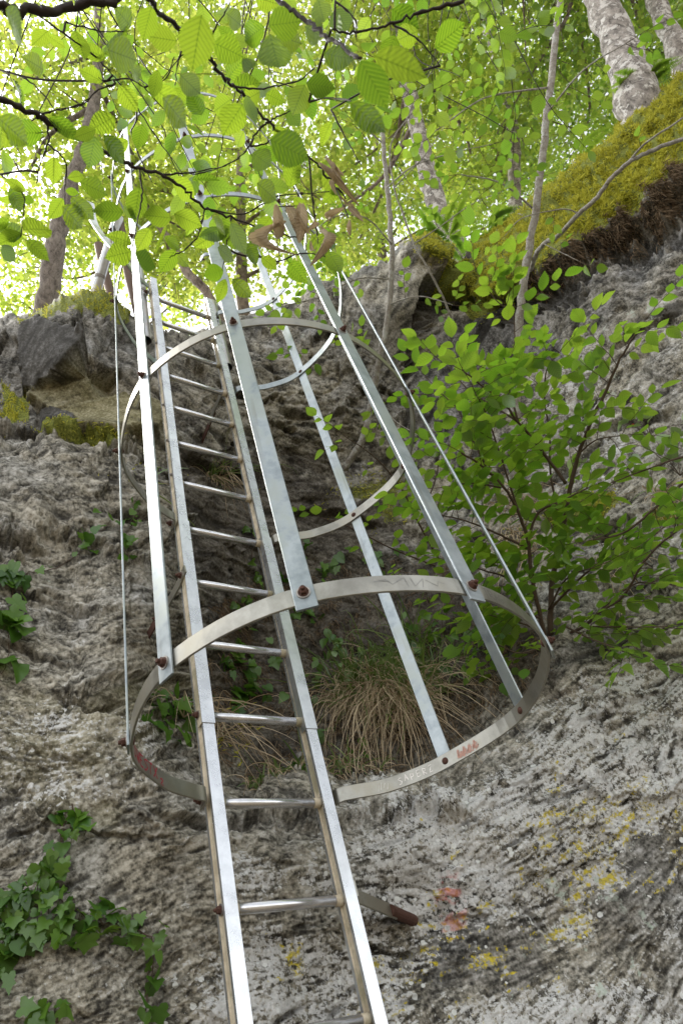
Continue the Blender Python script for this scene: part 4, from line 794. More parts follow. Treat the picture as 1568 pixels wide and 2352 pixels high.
# ---------- saplings and shrubs in front of the rock
def reseed(n):
    global rng
    rng = np.random.default_rng(n); random.seed(n)
def plant(name, label, cat, stems, twigs, T, leafL, mat, wood, seed, step=.034, tl=(.12, .26), dens=.085, group=None, t0=.3, tilt=.25, up=UP, stem_name='stem', extra=None, dirf=None, wj=.15, face=0.0):
    """stems: [(pts px,py,dist, r0, r1)], side sprays along those with twigs flag"""
    reseed(seed); P0 = px3(stems[0][0], 3); o = empty(name, P0[0], label, cat, group); mb = MB(); tm = MB(); lf = Leaves()
    for pts, r0, r1, fl in stems:
        P = crom(px3(pts, 3), 6); mb.tube(P + rng.standard_normal(P.shape) * r0 * .12, np.linspace(r0, r1, len(P)), 8)
        if fl:
            X, T_, q = along(P, dens / fl, t0)
            for x, t in zip(X, T_):
                sd = nrmz(np.cross(t, up + rv(.3))) * (1 if random.random() < .5 else -1); d = nrmz(sd + t * .5 + rv(.3) + np.array([0, 0, -.05])) if dirf is None else dirf(x, t)
                spray(lf, tm, x, d, random.uniform(*tl), leafL, step, nrmz(up + face * nrmz(CAM - x)), tilt)
            spray(lf, tm, P[-1], T_[-1], tl[1], leafL, step, up, tilt)
    if extra: extra(lf, tm)
    mb.merge(tm); mb.build(stem_name, [wood, M_TWIG2], o, smooth=True)
    if lf.P: lf.build('leaves', T, mat, o, wj=wj)
    return o
plant('sapling', 'tall straight thin grey sapling stem crossing the mossy slope at right', 'tree', [([(1180, 1120, 3.85), (1186, 900, 3.85), (1195, 720, 3.85), (1205, 620, 3.85), (1228, 500, 3.87), (1245, 350, 3.9), (1265, 180, 4.0), (1285, 0, 4.1), (1300, -160, 4.3)], .026, .019, 0)]
      + [([(1262, 200, 4.0), (1180, 210, 3.8), (1100, 230, 3.7), (1000, 300, 3.6)], .006, .003, .6), ([(1255, 260, 3.95), (1340, 160, 3.8), (1450, 90, 3.6)], .006, .003, .5), ([(1225, 480, 3.9), (1150, 420, 3.7), (1060, 400, 3.6)], .006, .003, .5)], None, T_ROUND, .06, M_LMID, M_SAP, 201, tl=(.1, .24), group='thin saplings rooted on the rock')
plant('sapling', 'thin pale sapling stem behind the right side of the cage', 'tree', [([(790, 1080, 4.35), (835, 1000, 4.3), (858, 900, 4.3), (872, 815, 4.25), (888, 740, 4.25), (900, 600, 4.25), (893, 480, 4.3), (885, 380, 4.35), (876, 300, 4.4), (860, 200, 4.5)], .022, .012, 0),
      ([(898, 560, 4.25), (840, 500, 4.1), (760, 500, 4.0), (700, 560, 3.9)], .005, .002, 1.0), ([(888, 430, 4.3), (950, 380, 4.1), (1040, 350, 4.0), (1130, 330, 3.9)], .005, .002, .6), ([(880, 330, 4.4), (830, 280, 4.2), (800, 200, 4.1)], .005, .002, 1.2), ([(895, 640, 4.25), (820, 640, 4.1), (740, 680, 4.0), (660, 700, 3.9)], .005, .002, 1.5), ([(890, 700, 4.25), (960, 680, 4.1), (1040, 700, 4.0)], .005, .002, .8),
      ([(868, 830, 4.3), (800, 800, 4.1), (720, 810, 4.0)], .004, .002, .8), ([(860, 900, 4.25), (900, 960, 4.0), (960, 1000, 3.8)], .004, .002, .8)], None, T_ROUND, .06, M_LMID, M_SAP, 202, tl=(.1, .22), group='thin saplings rooted on the rock')
plant('sapling', 'hair thin whitish stem slanting down to the moss beside the corner crack', 'tree', [([(1040, 740, 4.2), (1020, 690, 4.15), (985, 620, 4.1), (950, 560, 4.1), (925, 490, 4.1), (905, 430, 4.1), (898, 330, 4.1), (960, 240, 4.1)], .007, .004, 0),
      ([(950, 560, 4.1), (1010, 520, 4.0), (1080, 470, 3.9), (1150, 440, 3.8)], .004, .002, .6), ([(905, 430, 4.1), (980, 350, 4.0), (1050, 240, 3.9)], .004, .002, .7), ([(905, 380, 4.1), (950, 230, 4.0), (1020, 120, 3.9), (1060, 30, 3.9)], .004, .002, .9)], None, T_ROUND, .058, M_LMID, M_SAP, 203, tl=(.1, .22), group='thin saplings rooted on the rock')
plant('bare_branch', 'pale grey crooked branch curving up in front of the moss at right', 'branch', [([(1218, 620, 3.95), (1232, 580, 3.8), (1255, 555, 3.7), (1282, 540, 3.6), (1330, 490, 3.5), (1372, 452, 3.45), (1400, 412, 3.4), (1450, 368, 3.35), (1500, 345, 3.3), (1568, 318, 3.2), (1680, 290, 3.1)], .013, .009, 0),
      ([(1440, 375, 3.36), (1480, 330, 3.3), (1568, 270, 3.2)], .006, .004, .6), ([(1250, 560, 3.7), (1330, 600, 3.6)], .003, .002, .5), ([(1330, 490, 3.5), (1290, 480, 3.5), (1200, 500, 3.5), (1160, 540, 3.5)], .004, .002, .8)], None, T_ROUND, .06, M_LMID, M_SAP, 204, tl=(.06, .12), dens=.16)
# the large hornbeam shrub at the right
S_ = [([(1190, 970, 3.0), (1130, 930, 3.05), (1080, 900, 3.1), (1035, 850, 3.15)], .005, .002, 1.0), ([(1120, 1080, 2.85), (1080, 1000, 2.9), (1050, 940, 2.95), (1010, 900, 3.0)], .005, .002, .9), ([(1178, 720, 2.95), (1140, 690, 2.95), (1110, 650, 2.95)], .003, .002, .7), ([(1150, 1120, 2.9), (1080, 1110, 2.9), (1010, 1120, 2.9)], .004, .002, .9), ([(1255, 1480, 3.05), (1222, 1330, 3.0), (1212, 1240, 2.98), (1195, 1190, 2.95), (1165, 1130, 2.9), (1120, 1080, 2.85), (1060, 1040, 2.8)], .010, .004, 1.25),
      ([(1212, 1240, 2.98), (1235, 1180, 2.95), (1290, 1150, 2.9), (1350, 1120, 2.85)], .006, .003, 1.2),
      ([(1262, 1460, 3.1), (1268, 1330, 3.15), (1290, 1220, 3.15), (1312, 1110, 3.1), (1330, 1040, 3.05), (1360, 960, 3.0), (1395, 890, 2.95), (1420, 830, 2.9), (1445, 790, 2.85), (1478, 740, 2.8)], .013, .003, 1.0),
      ([(1300, 1110, 3.1), (1262, 1060, 3.1), (1225, 1010, 3.05), (1190, 970, 3.0), (1155, 925, 2.95), (1100, 880, 2.9), (1060, 850, 2.85)], .008, .003, 1.25),
      ([(1190, 970, 3.0), (1170, 900, 3.0), (1150, 850, 3.0), (1180, 790, 3.0), (1178, 700, 2.95)], .005, .002, 1.2),
      ([(1290, 1200, 3.15), (1265, 1100, 3.2), (1262, 1000, 3.2), (1250, 920, 3.15), (1255, 850, 3.1), (1290, 800, 3.05)], .006, .002, .9),
      ([(1212, 1260, 3.0), (1150, 1230, 3.0), (1080, 1200, 2.95), (1000, 1180, 2.95)], .006, .002, 1.3), ([(1230, 1380, 3.1), (1170, 1330, 3.1), (1110, 1310, 3.05), (1050, 1290, 3.0)], .006, .002, 1.4),
      ([(1195, 1190, 2.95), (1150, 1050, 2.9), (1120, 960, 2.85), (1090, 900, 2.8)], .005, .002, 1.25), ([(1262, 1400, 3.1), (1330, 1330, 3.05), (1380, 1290, 3.0), (1430, 1240, 2.95)], .006, .002, 1.3),
      ([(1240, 1420, 3.0), (1180, 1400, 2.95), (1130, 1370, 2.9)], .005, .002, 1.5), ([(1330, 1040, 3.05), (1370, 1010, 3.0), (1430, 1000, 2.95)], .004, .002, .8)]
plant('hornbeam_shrub', 'large leafy green shrub growing against the rock right of the cage', 'shrub', S_[4:] + S_[:4], None, T_MID, .070, M_LSHR, M_TWIG2, 210, tl=(.10, .26), dens=.04, t0=.22, tilt=.13, face=-.05)
plant('hornbeam_shrub', 'darker low shrub with long side branches below the large shrub', 'shrub', [([(1290, 1460, 3.1), (1340, 1440, 3.0), (1374, 1408, 2.9), (1430, 1370, 2.8), (1479, 1290, 2.7), (1540, 1230, 2.6), (1620, 1180, 2.5)], .007, .003, 1.2),
      ([(1380, 1400, 2.9), (1450, 1345, 2.8), (1500, 1340, 2.7), (1600, 1350, 2.6)], .004, .002, 1.0), ([(1300, 1440, 3.0), (1340, 1460, 2.85), (1390, 1480, 2.75), (1440, 1500, 2.65)], .005, .002, 1.5), ([(1340, 1440, 3.0), (1400, 1440, 2.8), (1470, 1440, 2.7), (1530, 1440, 2.6)], .004, .002, 1.2),
      ([(1270, 1480, 3.1), (1220, 1440, 3.05), (1150, 1420, 3.0), (1080, 1400, 2.95)], .005, .002, 1.4), ([(1280, 1470, 3.1), (1200, 1500, 2.95), (1140, 1480, 2.9)], .005, .002, 1.3), ([(1260, 1400, 3.1), (1300, 1330, 3.0), (1370, 1300, 2.9)], .005, .002, 1.2)], None, T_MID, .064, M_LSHR, M_TWIG2, 211, tl=(.10, .24), dens=.055, t0=.1, tilt=.13)
plant('hornbeam_shrub', 'leafy branches reaching in from the right edge above the grey rock', 'shrub', [([(1720, 1000, 2.6), (1620, 1080, 2.65), (1568, 1110, 2.7), (1500, 1170, 2.75), (1430, 1225, 2.8), (1360, 1240, 2.85)], .008, .003, 1.2),
      ([(1700, 1040, 2.6), (1568, 1050, 2.7), (1480, 1080, 2.75), (1400, 1110, 2.8)], .006, .002, 1.2), ([(1680, 1120, 2.6), (1568, 1180, 2.65), (1500, 1230, 2.7)], .006, .002, 1.2)], None, T_MID, .064, M_LSHR, M_TWIG2, 212, tl=(.10, .2), dens=.085, t0=.2, tilt=.13)
plant('hornbeam_shrub', 'small bright green shrub low between the two lower cage bars', 'shrub', [([(1010, 1290, 3.6), (960, 1200, 3.5), (920, 1120, 3.4), (860, 1050, 3.3), (790, 1000, 3.2)], .006, .002, 1.0), ([(1000, 1300, 3.6), (900, 1260, 3.5), (800, 1210, 3.4), (740, 1190, 3.35)], .005, .002, .7), ([(960, 1200, 3.5), (1000, 1100, 3.4), (1010, 1020, 3.3)], .004, .002, .9), ([(1000, 1330, 3.5), (960, 1330, 3.4), (880, 1340, 3.3)], .004, .002, 1.0)], None, T_ROUND, .058, M_LSHR, M_TWIG2, 213, tl=(.08, .18), dens=.1, t0=.3, tilt=.14)
# ---------- overhead hornbeam boughs with big leaves near the camera
XL_ = [ # base x,y, tip x,y, distance, wide?
 (348,13,328,93,.95,1),(463,33,440,163,1.0,1),(247,113,320,140,1.25,1),(243,133,180,103,1.3,0),(363,160,350,227,1.3,1),(373,223,437,293,1.2,1),(413,170,465,220,1.25,0),(463,263,433,213,1.25,0),(263,267,207,297,1.25,1),(220,297,167,317,1.2,0),(218,312,203,390,1.25,0),(238,310,295,378,1.2,0),(-5,270,73,333,1.0,0),(5,290,-5,350,1.0,1),(13,20,65,103,.8,0),
 (60,440,10,407,1.3,1),(40,455,-5,460,1.35,0),(78,463,52,452,1.35,1),(192,403,157,407,1.4,0),(183,417,252,447,1.3,0),(150,437,183,443,1.4,1),(145,455,113,503,1.35,0),(143,473,198,527,1.25,1),(163,452,222,510,1.25,0),(283,487,213,483,1.2,1),(283,473,312,503,1.4,0),(303,560,248,533,1.25,0),(302,577,245,590,1.3,1),(53,527,123,520,1.3,1),(50,543,0,520,1.3,0),(60,550,115,597,1.2,0),(4,563,37,603,1.3,0),(50,535,-5,560,1.3,1),(20,500,-15,530,1.3,0),
 (393,500,328,493,1.35,1),(400,490,465,520,1.3,1),(345,523,310,577,1.35,0),(383,523,353,580,1.3,1),(377,543,417,573,1.4,0),(310,580,357,613,1.4,1),(403,573,367,627,1.4,0),(403,580,437,613,1.45,0),(493,540,447,563,1.45,0),(513,620,467,633,1.4,1),(518,640,497,697,1.35,0),
 (530,510,567,587,1.25,0),(567,557,594,610,1.3,0),(570,533,617,553,1.4,1),(490,497,522,540,1.4,0),(500,567,540,600,1.4,1),(533,640,580,687,1.35,0),(600,590,637,617,1.4,1),(623,497,590,537,1.4,1),(673,453,707,483,1.4,0),(754,577,784,630,1.4,0),(747,563,720,577,1.5,0),(715,540,760,590,1.5,1),
 (617,57,690,50,1.0,1),(607,60,550,97,1.15,0),(620,77,643,183,.95,0),(633,80,697,100,1.1,1),(700,193,670,267,1.15,0),(703,190,770,203,1.1,1),(743,120,823,143,.9,0),(857,127,985,172,.72,0),(827,137,890,250,.70,1),(803,233,890,312,.9,0),(730,-5,747,60,1.1,0),(620,320,712,365,1.1,1),(530,227,487,257,1.4,0),(597,210,555,235,1.3,1),(610,215,653,233,1.35,1),(533,200,597,185,1.35,0),(523,180,553,137,1.4,0),(557,133,590,170,1.4,0),(585,-10,637,12,1.2,1),(540,90,500,60,1.4,0),(700,60,750,90,1.2,1),(660,250,690,290,1.4,1),(640,130,600,120,1.4,0),
 (110,80,150,110,1.5,0),(100,160,60,130,1.5,0),(300,60,270,20,1.4,0),(520,30,560,60,1.3,0),(420,200,400,240,1.5,1),(900,20,960,60,1.2,0),(960,70,905,95,1.2,1),(770,20,800,70,1.2,1),(850,40,820,90,1.3,0),(590,420,640,460,1.4,1),(650,380,690,420,1.4,1),(740,400,790,450,1.4,0),(780,430,740,470,1.4,1),(560,300,540,340,1.5,0),(580,350,625,385,1.3,1),(300,150,330,190,1.4,0)]
def bough(name, label, mains, twigs, seed, leafsel, nfill=1.0):
    reseed(seed); P = crom(px3(mains[0][0], 1.2), 7); o = empty(name, P[0], label, 'branch', 'hornbeam boughs hanging in from above'); mb = MB(); tm = MB(); big = Leaves(); wide = Leaves(); mid = Leaves()
    def kink(P, r): return P + rng.standard_normal(P.shape) * r * .45
    for pts, r0, r1 in mains: Q = crom(px3(pts, 1.2), 7); mb.tube(kink(Q, r0), np.linspace(r0, r1, len(Q)) * (1 + .12 * rng.standard_normal(len(Q))), 8)
    net = [crom(px3(m[0], 1.2), 7) for m in mains]
    for pts, dens in twigs:
        Q = crom(px3(pts, 1.3), 6); A_ = np.concatenate(net); k_ = np.argmin(np.linalg.norm(A_ - Q[0], axis=1)); g_ = np.linalg.norm(A_[k_] - Q[0]); net.append(Q)
        if g_ > .004: tm.tube(crom([A_[k_], (A_[k_] + Q[0]) / 2 + rv(.06 * g_), Q[0]], 5), np.linspace(.0022, .0019, 11), 6)
        tm.tube(kink(Q, .0016), np.linspace(.0019, .0009, len(Q)) * (1 + .2 * rng.standard_normal(len(Q))), 6)
        X, T_, q = along(Q, .075 / max(dens, .01), .12) if dens else ([], [], [])
        for k, (x, t) in enumerate(zip(X, T_)):
            sd = nrmz(np.cross(t, UP + rv(.3))) * (1 if k % 2 else -1); dl = nrmz(t * .6 + sd + rv(.3)); L = random.uniform(.042, .07)
            if random.random() < .35: tm.tube([x, x + dl * .03 + rv(.005)], [.0008, .0006], 4)
            (wide if random.random() < .5 else big).add(x + dl * .012, dl, nrmz(-DIR(784, 1176) * .2 + UP + rv(.45)), L)
    for i in leafsel:
        bx, by, tx, ty, d, w = XL_[i]; a = W(bx, by, d); b = W(tx, ty, d + random.uniform(-.03, .03)); n = nrmz(UP + .35 * nrmz(CAM - a) * -1 + rv(.28)); (wide if w else big).add(a, b - a, n, np.linalg.norm(b - a))
    mb.merge(tm, 0); mb.build('branches', M_TWIG, o, smooth=True)
    big.build('leaves', T_BIG, M_LNEAR, o)
    if wide.P: wide.build('broad_leaves', T_BIGW, M_LNEAR, o)
    return o
near = lambda f: [i for i, l in enumerate(XL_) if f(l)]
sel_left = near(lambda l: l[0] < 320 and l[1] > 180); sel_topl = near(lambda l: l[0] < 400 and l[1] <= 180); sel_r = near(lambda l: l[0] >= 700 and l[1] < 260)
rest = [i for i in range(len(XL_)) if i not in sel_left + sel_topl + sel_r]; sel_main = [i for i in rest if XL_[i][1] < 330]; sel_low = [i for i in rest if XL_[i][1] >= 330]
bough('hornbeam_bough', 'long dark bough arching down across the upper middle of the cage', [([(330, -60, .95), (348, 8, 1.0), (380, 38, 1.05), (420, 75, 1.1), (462, 110, 1.15), (500, 160, 1.2), (530, 195, 1.22), (560, 215, 1.25), (600, 265, 1.27), (650, 310, 1.3), (710, 362, 1.32), (760, 410, 1.35), (790, 455, 1.38)], .0046, .0016)],
   [([(462, 98, 1.15), (485, 80, 1.15), (505, 45, 1.13), (530, 5, 1.1)], .4), ([(427, 87, 1.12), (418, 115, 1.15), (408, 150, 1.17), (402, 195, 1.2)], .5), ([(533, 198, 1.22), (590, 203, 1.22), (640, 195, 1.2), (690, 182, 1.18), (722, 155, 1.15)], .5), ([(613, 282, 1.28), (640, 265, 1.28), (667, 253, 1.28)], .4), ([(613, 280, 1.28), (588, 305, 1.3), (575, 330, 1.32), (550, 360, 1.33), (510, 382, 1.35), (450, 398, 1.37), (400, 397, 1.38)], .0), ([(560, 215, 1.25), (585, 260, 1.3), (600, 300, 1.35)], .5), ([(710, 362, 1.32), (716, 440, 1.34), (724, 505, 1.36), (730, 560, 1.36)], .0), ([(575, 335, 1.3), (610, 330, 1.3), (620, 320, 1.3)], .3)], 301, sel_main)
bough('hornbeam_bough', 'dark bough running in from the left edge across the cage', [([(-60, 190, 1.15), (0, 222, 1.2), (80, 262, 1.25), (115, 287, 1.27), (165, 312, 1.3), (235, 345, 1.33), (290, 372, 1.35), (320, 388, 1.36), (370, 400, 1.38), (430, 440, 1.4), (470, 478, 1.42), (530, 500, 1.45), (620, 530, 1.5), (700, 545, 1.5)], .0058, .0015)],
   [([(320, 388, 1.36), (326, 450, 1.36), (315, 510, 1.35), (300, 590, 1.33)], .3), ([(470, 478, 1.42), (455, 540, 1.4), (420, 575, 1.4), (390, 590, 1.4)], .3), ([(110, 285, 1.27), (110, 330, 1.27), (90, 380, 1.27), (85, 420, 1.27)], .3), ([(80, 262, 1.25), (120, 255, 1.25), (180, 240, 1.25), (215, 215, 1.25)], .6), ([(370, 400, 1.38), (440, 395, 1.38), (500, 385, 1.38)], .2), ([(470, 480, 1.42), (560, 490, 1.42), (640, 450, 1.4), (757, 440, 1.4)], .5), ([(530, 500, 1.45), (520, 560, 1.43), (512, 620, 1.4)], .4), ([(110, 330, 1.27), (150, 370, 1.27), (148, 430, 1.3), (150, 480, 1.3)], .3), ([(0, 400, 1.3), (50, 440, 1.3), (55, 480, 1.3), (48, 540, 1.3)], .5), ([(600, 590, 1.45), (560, 560, 1.45), (500, 545, 1.45)], .4), ([(640, 600, 1.5), (700, 580, 1.5), (780, 600, 1.5)], .4)], 302, sel_left + sel_low)
bough('hornbeam_bough', 'thick dark bough along the top left corner with few leaves', [([(-80, 0, 1.1), (0, 15, 1.1), (70, 23, 1.12), (160, 16, 1.15), (250, 0, 1.18), (320, -30, 1.2)], .0085, .006)],
   [([(70, 23, 1.12), (145, 75, 1.2), (220, 130, 1.3), (265, 180, 1.35), (300, 225, 1.38), (345, 295, 1.4), (400, 370, 1.42), (430, 420, 1.44)], .55), ([(245, 185, 1.35), (290, 180, 1.35), (330, 200, 1.35), (380, 255, 1.4)], .6), ([(0, 160, 1.4), (60, 180, 1.4), (110, 230, 1.4), (130, 260, 1.4)], .5), ([(265, 190, 1.35), (220, 210, 1.35), (190, 240, 1.35), (130, 250, 1.35)], .4), ([(150, 50, 1.2), (230, 70, 1.25), (300, 70, 1.3)], .5), ([(300, 300, 1.5), (320, 360, 1.5), (350, 420, 1.5)], .5), ([(330, 200, 1.35), (380, 180, 1.35), (400, 130, 1.35)], .4)], 303, sel_topl)
bough('hornbeam_bough', 'bough with very large leaves close to the camera at top centre', [([(600, -50, 1.0), (640, 0, 1.0), (687, 37, .98), (724, 60, .95), (760, 88, .92), (794, 113, .88), (827, 133, .82)], .0036, .0020), ([(1100, -60, 1.1), (1060, 0, 1.1), (972, 27, 1.1), (900, 55, 1.1), (820, 70, 1.1), (760, 68, 1.1)], .0034, .0015)],
   [([(709, 233, 1.15), (757, 223, 1.1), (810, 232, 1.0)], .2), ([(770, 0, 1.1), (815, 45, 1.1), (818, 90, 1.1)], .5), ([(900, 55, 1.1), (960, 90, 1.2), (1010, 150, 1.3)], .5), ([(760, 250, 1.5), (790, 310, 1.5), (830, 380, 1.5)], .4)], 304, sel_r)
# loose mid-distance sprays of the same kind filling the upper frame
fills = []
reseed(330)
for k, (label, box, n, d0, d1) in enumerate([('high leafy sprays overhanging the top left of the cage', (-60, -60, 420, 420), 16, 1.8, 3.2), ('high leafy sprays overhanging the top centre of the picture', (400, -80, 820, 330), 12, 1.8, 3.2), ('rounded leaf sprays hanging in the top right centre', (780, -60, 1320, 360), 16, 2.4, 3.8)]):
    lf = Leaves(); tm = MB(); x0, y0, x1, y1 = box; hub = W((x0 + x1) / 2, -260, (d0 + d1) / 2); o = empty('hornbeam_spray', hub, label, 'branch', 'hornbeam boughs hanging in from above')
    for i in range(n):
        px_, py_ = random.uniform(x0, x1), random.uniform(y0, y1); 
        if k == 0 and (px_ < 200 and py_ < 150 or random.random() < .2): continue
        d = random.uniform(d0, d1); p = W(px_, py_, d); dr = nrmz(p - hub + rv(.5)); dr[2] *= .4
        tm.tube(crom([hub, (hub + p) / 2 + rv(.15), p], 6), np.linspace(.005 if i % 3 == 0 else .0028, .0016, 13), 5)
        spray(lf, tm, p, dr, random.uniform(.2, .4), .062, .036, UP, .3)
    tm.build('twigs', M_TWIG, o); lf.build('leaves', T_MID if k < 2 else T_ROUND, M_LMID, o)
# withered leaves caught on the hanging twig
reseed(340)
DL = [(692, 468, 688, 550), (660, 473, 688, 540), (657, 510, 662, 585), (683, 485, 706, 532), (720, 507, 712, 525), (733, 533, 727, 597), (735, 520, 755, 537), (714, 552, 723, 575), (766, 408, 770, 380), (770, 412, 768, 440), (790, 405, 800, 445), (778, 448, 795, 470), (790, 478, 750, 505), (800, 475, 830, 503), (803, 505, 803, 540), (793, 470, 810, 490), (633, 470, 640, 550)]
lf = Leaves()
for bx, by, tx, ty in DL:
    a = W(bx, by, 1.34 + random.uniform(-.02, .02)); b = W(tx, ty, 1.34 + random.uniform(-.03, .03)); lf.add(a, b - a, nrmz(CAM - a) + rv(.35), np.linalg.norm(b - a) * 1.08)
o = empty('withered_twig', W(716, 440, 1.34), 'broken twig with curled brown dead leaves hanging before the cage', 'twig')
tm = MB(); tm.tube(px3([(710, 362, 1.325), (714, 430, 1.335), (722, 500, 1.34), (730, 540, 1.34)], 1), [.0014, .0013, .0011, .0009], 6); tm.tube(px3([(760, 412, 1.352), (775, 440, 1.345), (790, 475, 1.34), (800, 500, 1.34)], 1), .0013, 6); tm.tube(px3([(722, 500, 1.34), (690, 472, 1.34), (640, 474, 1.34)], 1), .001, 6)
tm.build('twigs', M_TWIG, o); lf.build('withered_leaves', T_DEAD, M_DEAD, o)
# ---------- ivy
def ivy(label, trails, patches, seed, L=.04, lift=.03, mat=M_IVY, name='ivy', T=(T_IVY, T_IVY2), group='ivy plants climbing the rock'):
    reseed(seed); pts0, _ = rock_at(trails[0][0][0], trails[0][0][1]); o = empty(name, pts0[0], label, 'ivy' if name == 'ivy' else 'plant', group); mb = MB(); A = Leaves(); B = Leaves()
    def put(x, y, s):
        p, n = rock_at(x, y, lift * random.uniform(.5, 1.6)); p, n = p[0], n[0]; down = np.array([0, 0, -1.0]); d = nrmz(down - n * down.dot(n) + rv(.45) + n * .15)
        (A if random.random() < .6 else B).add(p, d, nrmz(n * .9 + UP * .15 + rv(.28)), s * L * random.uniform(.65, 1.25)); q, _ = rock_at(x, y, .004); mb.tube([q[0], p], [.0008, .0007], 4)
    for tr, dens in trails:
        tr = np.array(tr, float); s = np.r_[0, np.cumsum(np.hypot(*np.diff(tr, axis=0).T))]; q = np.linspace(0, s[-1], max(6, int(s[-1] / 14))); x = np.interp(q, s, tr[:, 0]) + rng.standard_normal(len(q)) * 3; y = np.interp(q, s, tr[:, 1]) + rng.standard_normal(len(q)) * 3
        p, n = rock_at(x, y, .006); mb.tube(p, np.linspace(.0022, .0012, len(p)), 6)
        for i in range(int(s[-1] / 24 * dens)): u = random.random() * s[-1]; put(np.interp(u, s, tr[:, 0]) + random.gauss(0, 13), np.interp(u, s, tr[:, 1]) + random.gauss(0, 13), 1)
    for x, y, rx, ry_, n in patches:
        for i in range(n): put(x + random.gauss(0, rx * .5), y + random.gauss(0, ry_ * .5), 1)
    mb.build('vines', M_TWIG2, o); A.build('leaves', T[0], mat, o)
    if B.P: B.build('broad_leaves', T[1], mat, o)
ivy('large ivy patch hanging on the rock at lower left', [([(170, 1850), (150, 1900), (130, 1960), (110, 2010), (90, 2060), (40, 2110), (0, 2170)], 1.2), ([(110, 2030), (160, 2100), (230, 2120), (300, 2130), (345, 2160), (355, 2220), (340, 2290)], .7), ([(90, 2060), (30, 2050), (-20, 2080)], 1)], [(60, 2080, 60, 50, 40), (110, 2140, 90, 40, 38), (180, 2120, 70, 30, 18), (160, 1900, 26, 40, 16), (120, 2000, 30, 40, 16), (310, 2140, 40, 24, 14), (40, 2160, 60, 40, 12)], 401, .036)
ivy('ivy sprig with yellowish tips at the lower left corner', [([(-30, 2180), (0, 2210), (15, 2250)], 1)], [(0, 2215, 26, 34, 9)], 402, .05)
ivy('small ivy sprig at the bottom left edge below the patch', [([(60, 2352), (110, 2340), (150, 2330)], 1)], [(90, 2335, 50, 22, 9)], 403, .04)
ivy('single ivy sprig with dark leaf on bare rock left of the stile foot', [([(350, 2240), (335, 2300), (330, 2352)], .3)], [(335, 2315, 16, 14, 3)], 404, .05)
ivy('ivy trailing down the left edge at mid height', [([(10, 1290), (40, 1340), (30, 1400), (20, 1460), (5, 1530)], .6)], [(25, 1310, 30, 24, 9), (20, 1430, 28, 40, 9), (45, 1440, 6, 6, 2), (35, 1520, 12, 14, 2)], 405, .07)
ivy('thin ivy runner crossing the grey rock above the left bar foot', [([(30, 1320), (90, 1300), (150, 1290), (190, 1265), (240, 1225)], 1.1)], [(215, 1240, 24, 16, 3)], 406, .045)
ivy('ivy cluster behind the ladder rungs inside the lowest hoop', [([(560, 1440), (570, 1500), (555, 1560), (560, 1620)], 1.6)], [(540, 1510, 50, 40, 18), (570, 1590, 45, 40, 12), (630, 1500, 20, 30, 4), (550, 1640, 30, 20, 5)], 407, .065)
ivy('ivy cluster left of the ladder inside the lowest hoop', [([(340, 1600), (380, 1640), (430, 1660)], 1.5)], [(370, 1625, 45, 28, 16), (420, 1650, 35, 25, 8), (345, 1660, 25, 25, 7), (400, 1700, 20, 30, 4)], 408, .06)
ivy('slender ivy strands between the rungs above the lowest hoop', [([(590, 1200), (575, 1260), (590, 1320), (600, 1380)], 1.4)], [(545, 1385, 45, 14, 8), (590, 1330, 20, 30, 6), (660, 1420, 45, 20, 9), (555, 1215, 18, 10, 4)], 409, .05)
ivy('ivy on the dark rock behind the leftmost broad cage bar', [([(620, 1330), (700, 1300), (760, 1290)], 1.4)], [(700, 1420, 30, 20, 6), (760, 1320, 60, 30, 10), (850, 1300, 70, 30, 9), (700, 1250, 40, 20, 5)], 410, .06)
ivy('small dark weed cluster left of the left bar', [([(300, 1180), (290, 1230), (270, 1260)], 1)], [(290, 1200, 26, 40, 12), (280, 1280, 40, 20, 12)], 411, .04)
ivy('low weeds on the ledge rim under the grass tussock', [([(700, 1690), (740, 1740), (700, 1780)], 1)], [(690, 1780, 24, 30, 10), (735, 1690, 14, 30, 4), (820, 1720, 30, 40, 7)], 412, .05, T=(T_MID, T_ROUND), name='weed', group=None)
# ---------- brambles
def bramble(label, x, y, n, r, seed, L=.045, lift=.12, mat=M_LSHR):
    reseed(seed); p, nn = rock_at(x, y); p = p[0]; nn = nn[0]; o = empty('bramble', p, label, 'plant'); lf = Leaves(); mb = MB()
    for i in range(n):
        c = p + nn * lift * random.uniform(.4, 1.3) + np.cross(nn, UP) * random.gauss(0, r) + UP * random.gauss(0, r * .8); mb.tube(crom([p, (p + c) / 2 + np.array([0, 0, .03]), c], 4), np.linspace(.002, .001, 9), 4); n0 = nrmz(UP + nn * .5 + rv(.3)); d0 = nrmz(nn * .6 + rv(.6) - np.array([0, 0, .2])); lv = random.random()
        for a in (-1.3, 0, 1.3):
            d = d0 * math.cos(a) + np.cross(n0, d0) * math.sin(a); lf.add(c + d * .006, d, n0 + rv(.15), L * random.uniform(.8, 1.15) * (1.15 if a == 0 else 1), lv)
    mb.build('stems', M_TWIG2, o); lf.build('leaves', T_ROUND, mat, o); return o
M_PALE = leaf_mat('pale_bramble_leaf', (.15, .24, .08), (.16, .28, .06), (.24, .34, .13), (.30, .42, .10), .4, 6, .10, .4, .35)
bramble('pale green bramble above the dry grass in the middle of the lowest hoop', 850, 1560, 16, .10, 421, .05, .22, M_PALE)
bramble('pale bramble leaves with red berries on the grey rock at right', 1490, 1000, 8, .13, 422, .055, .2, M_PALE)
bramble('pale bramble leaves at the right edge below the berries', 1560, 1090, 7, .12, 423, .055, .2, M_PALE)
bramble('dark three leaved bramble beside the right cage bar foot', 1150, 1530, 4, .06, 424, .06, .2)
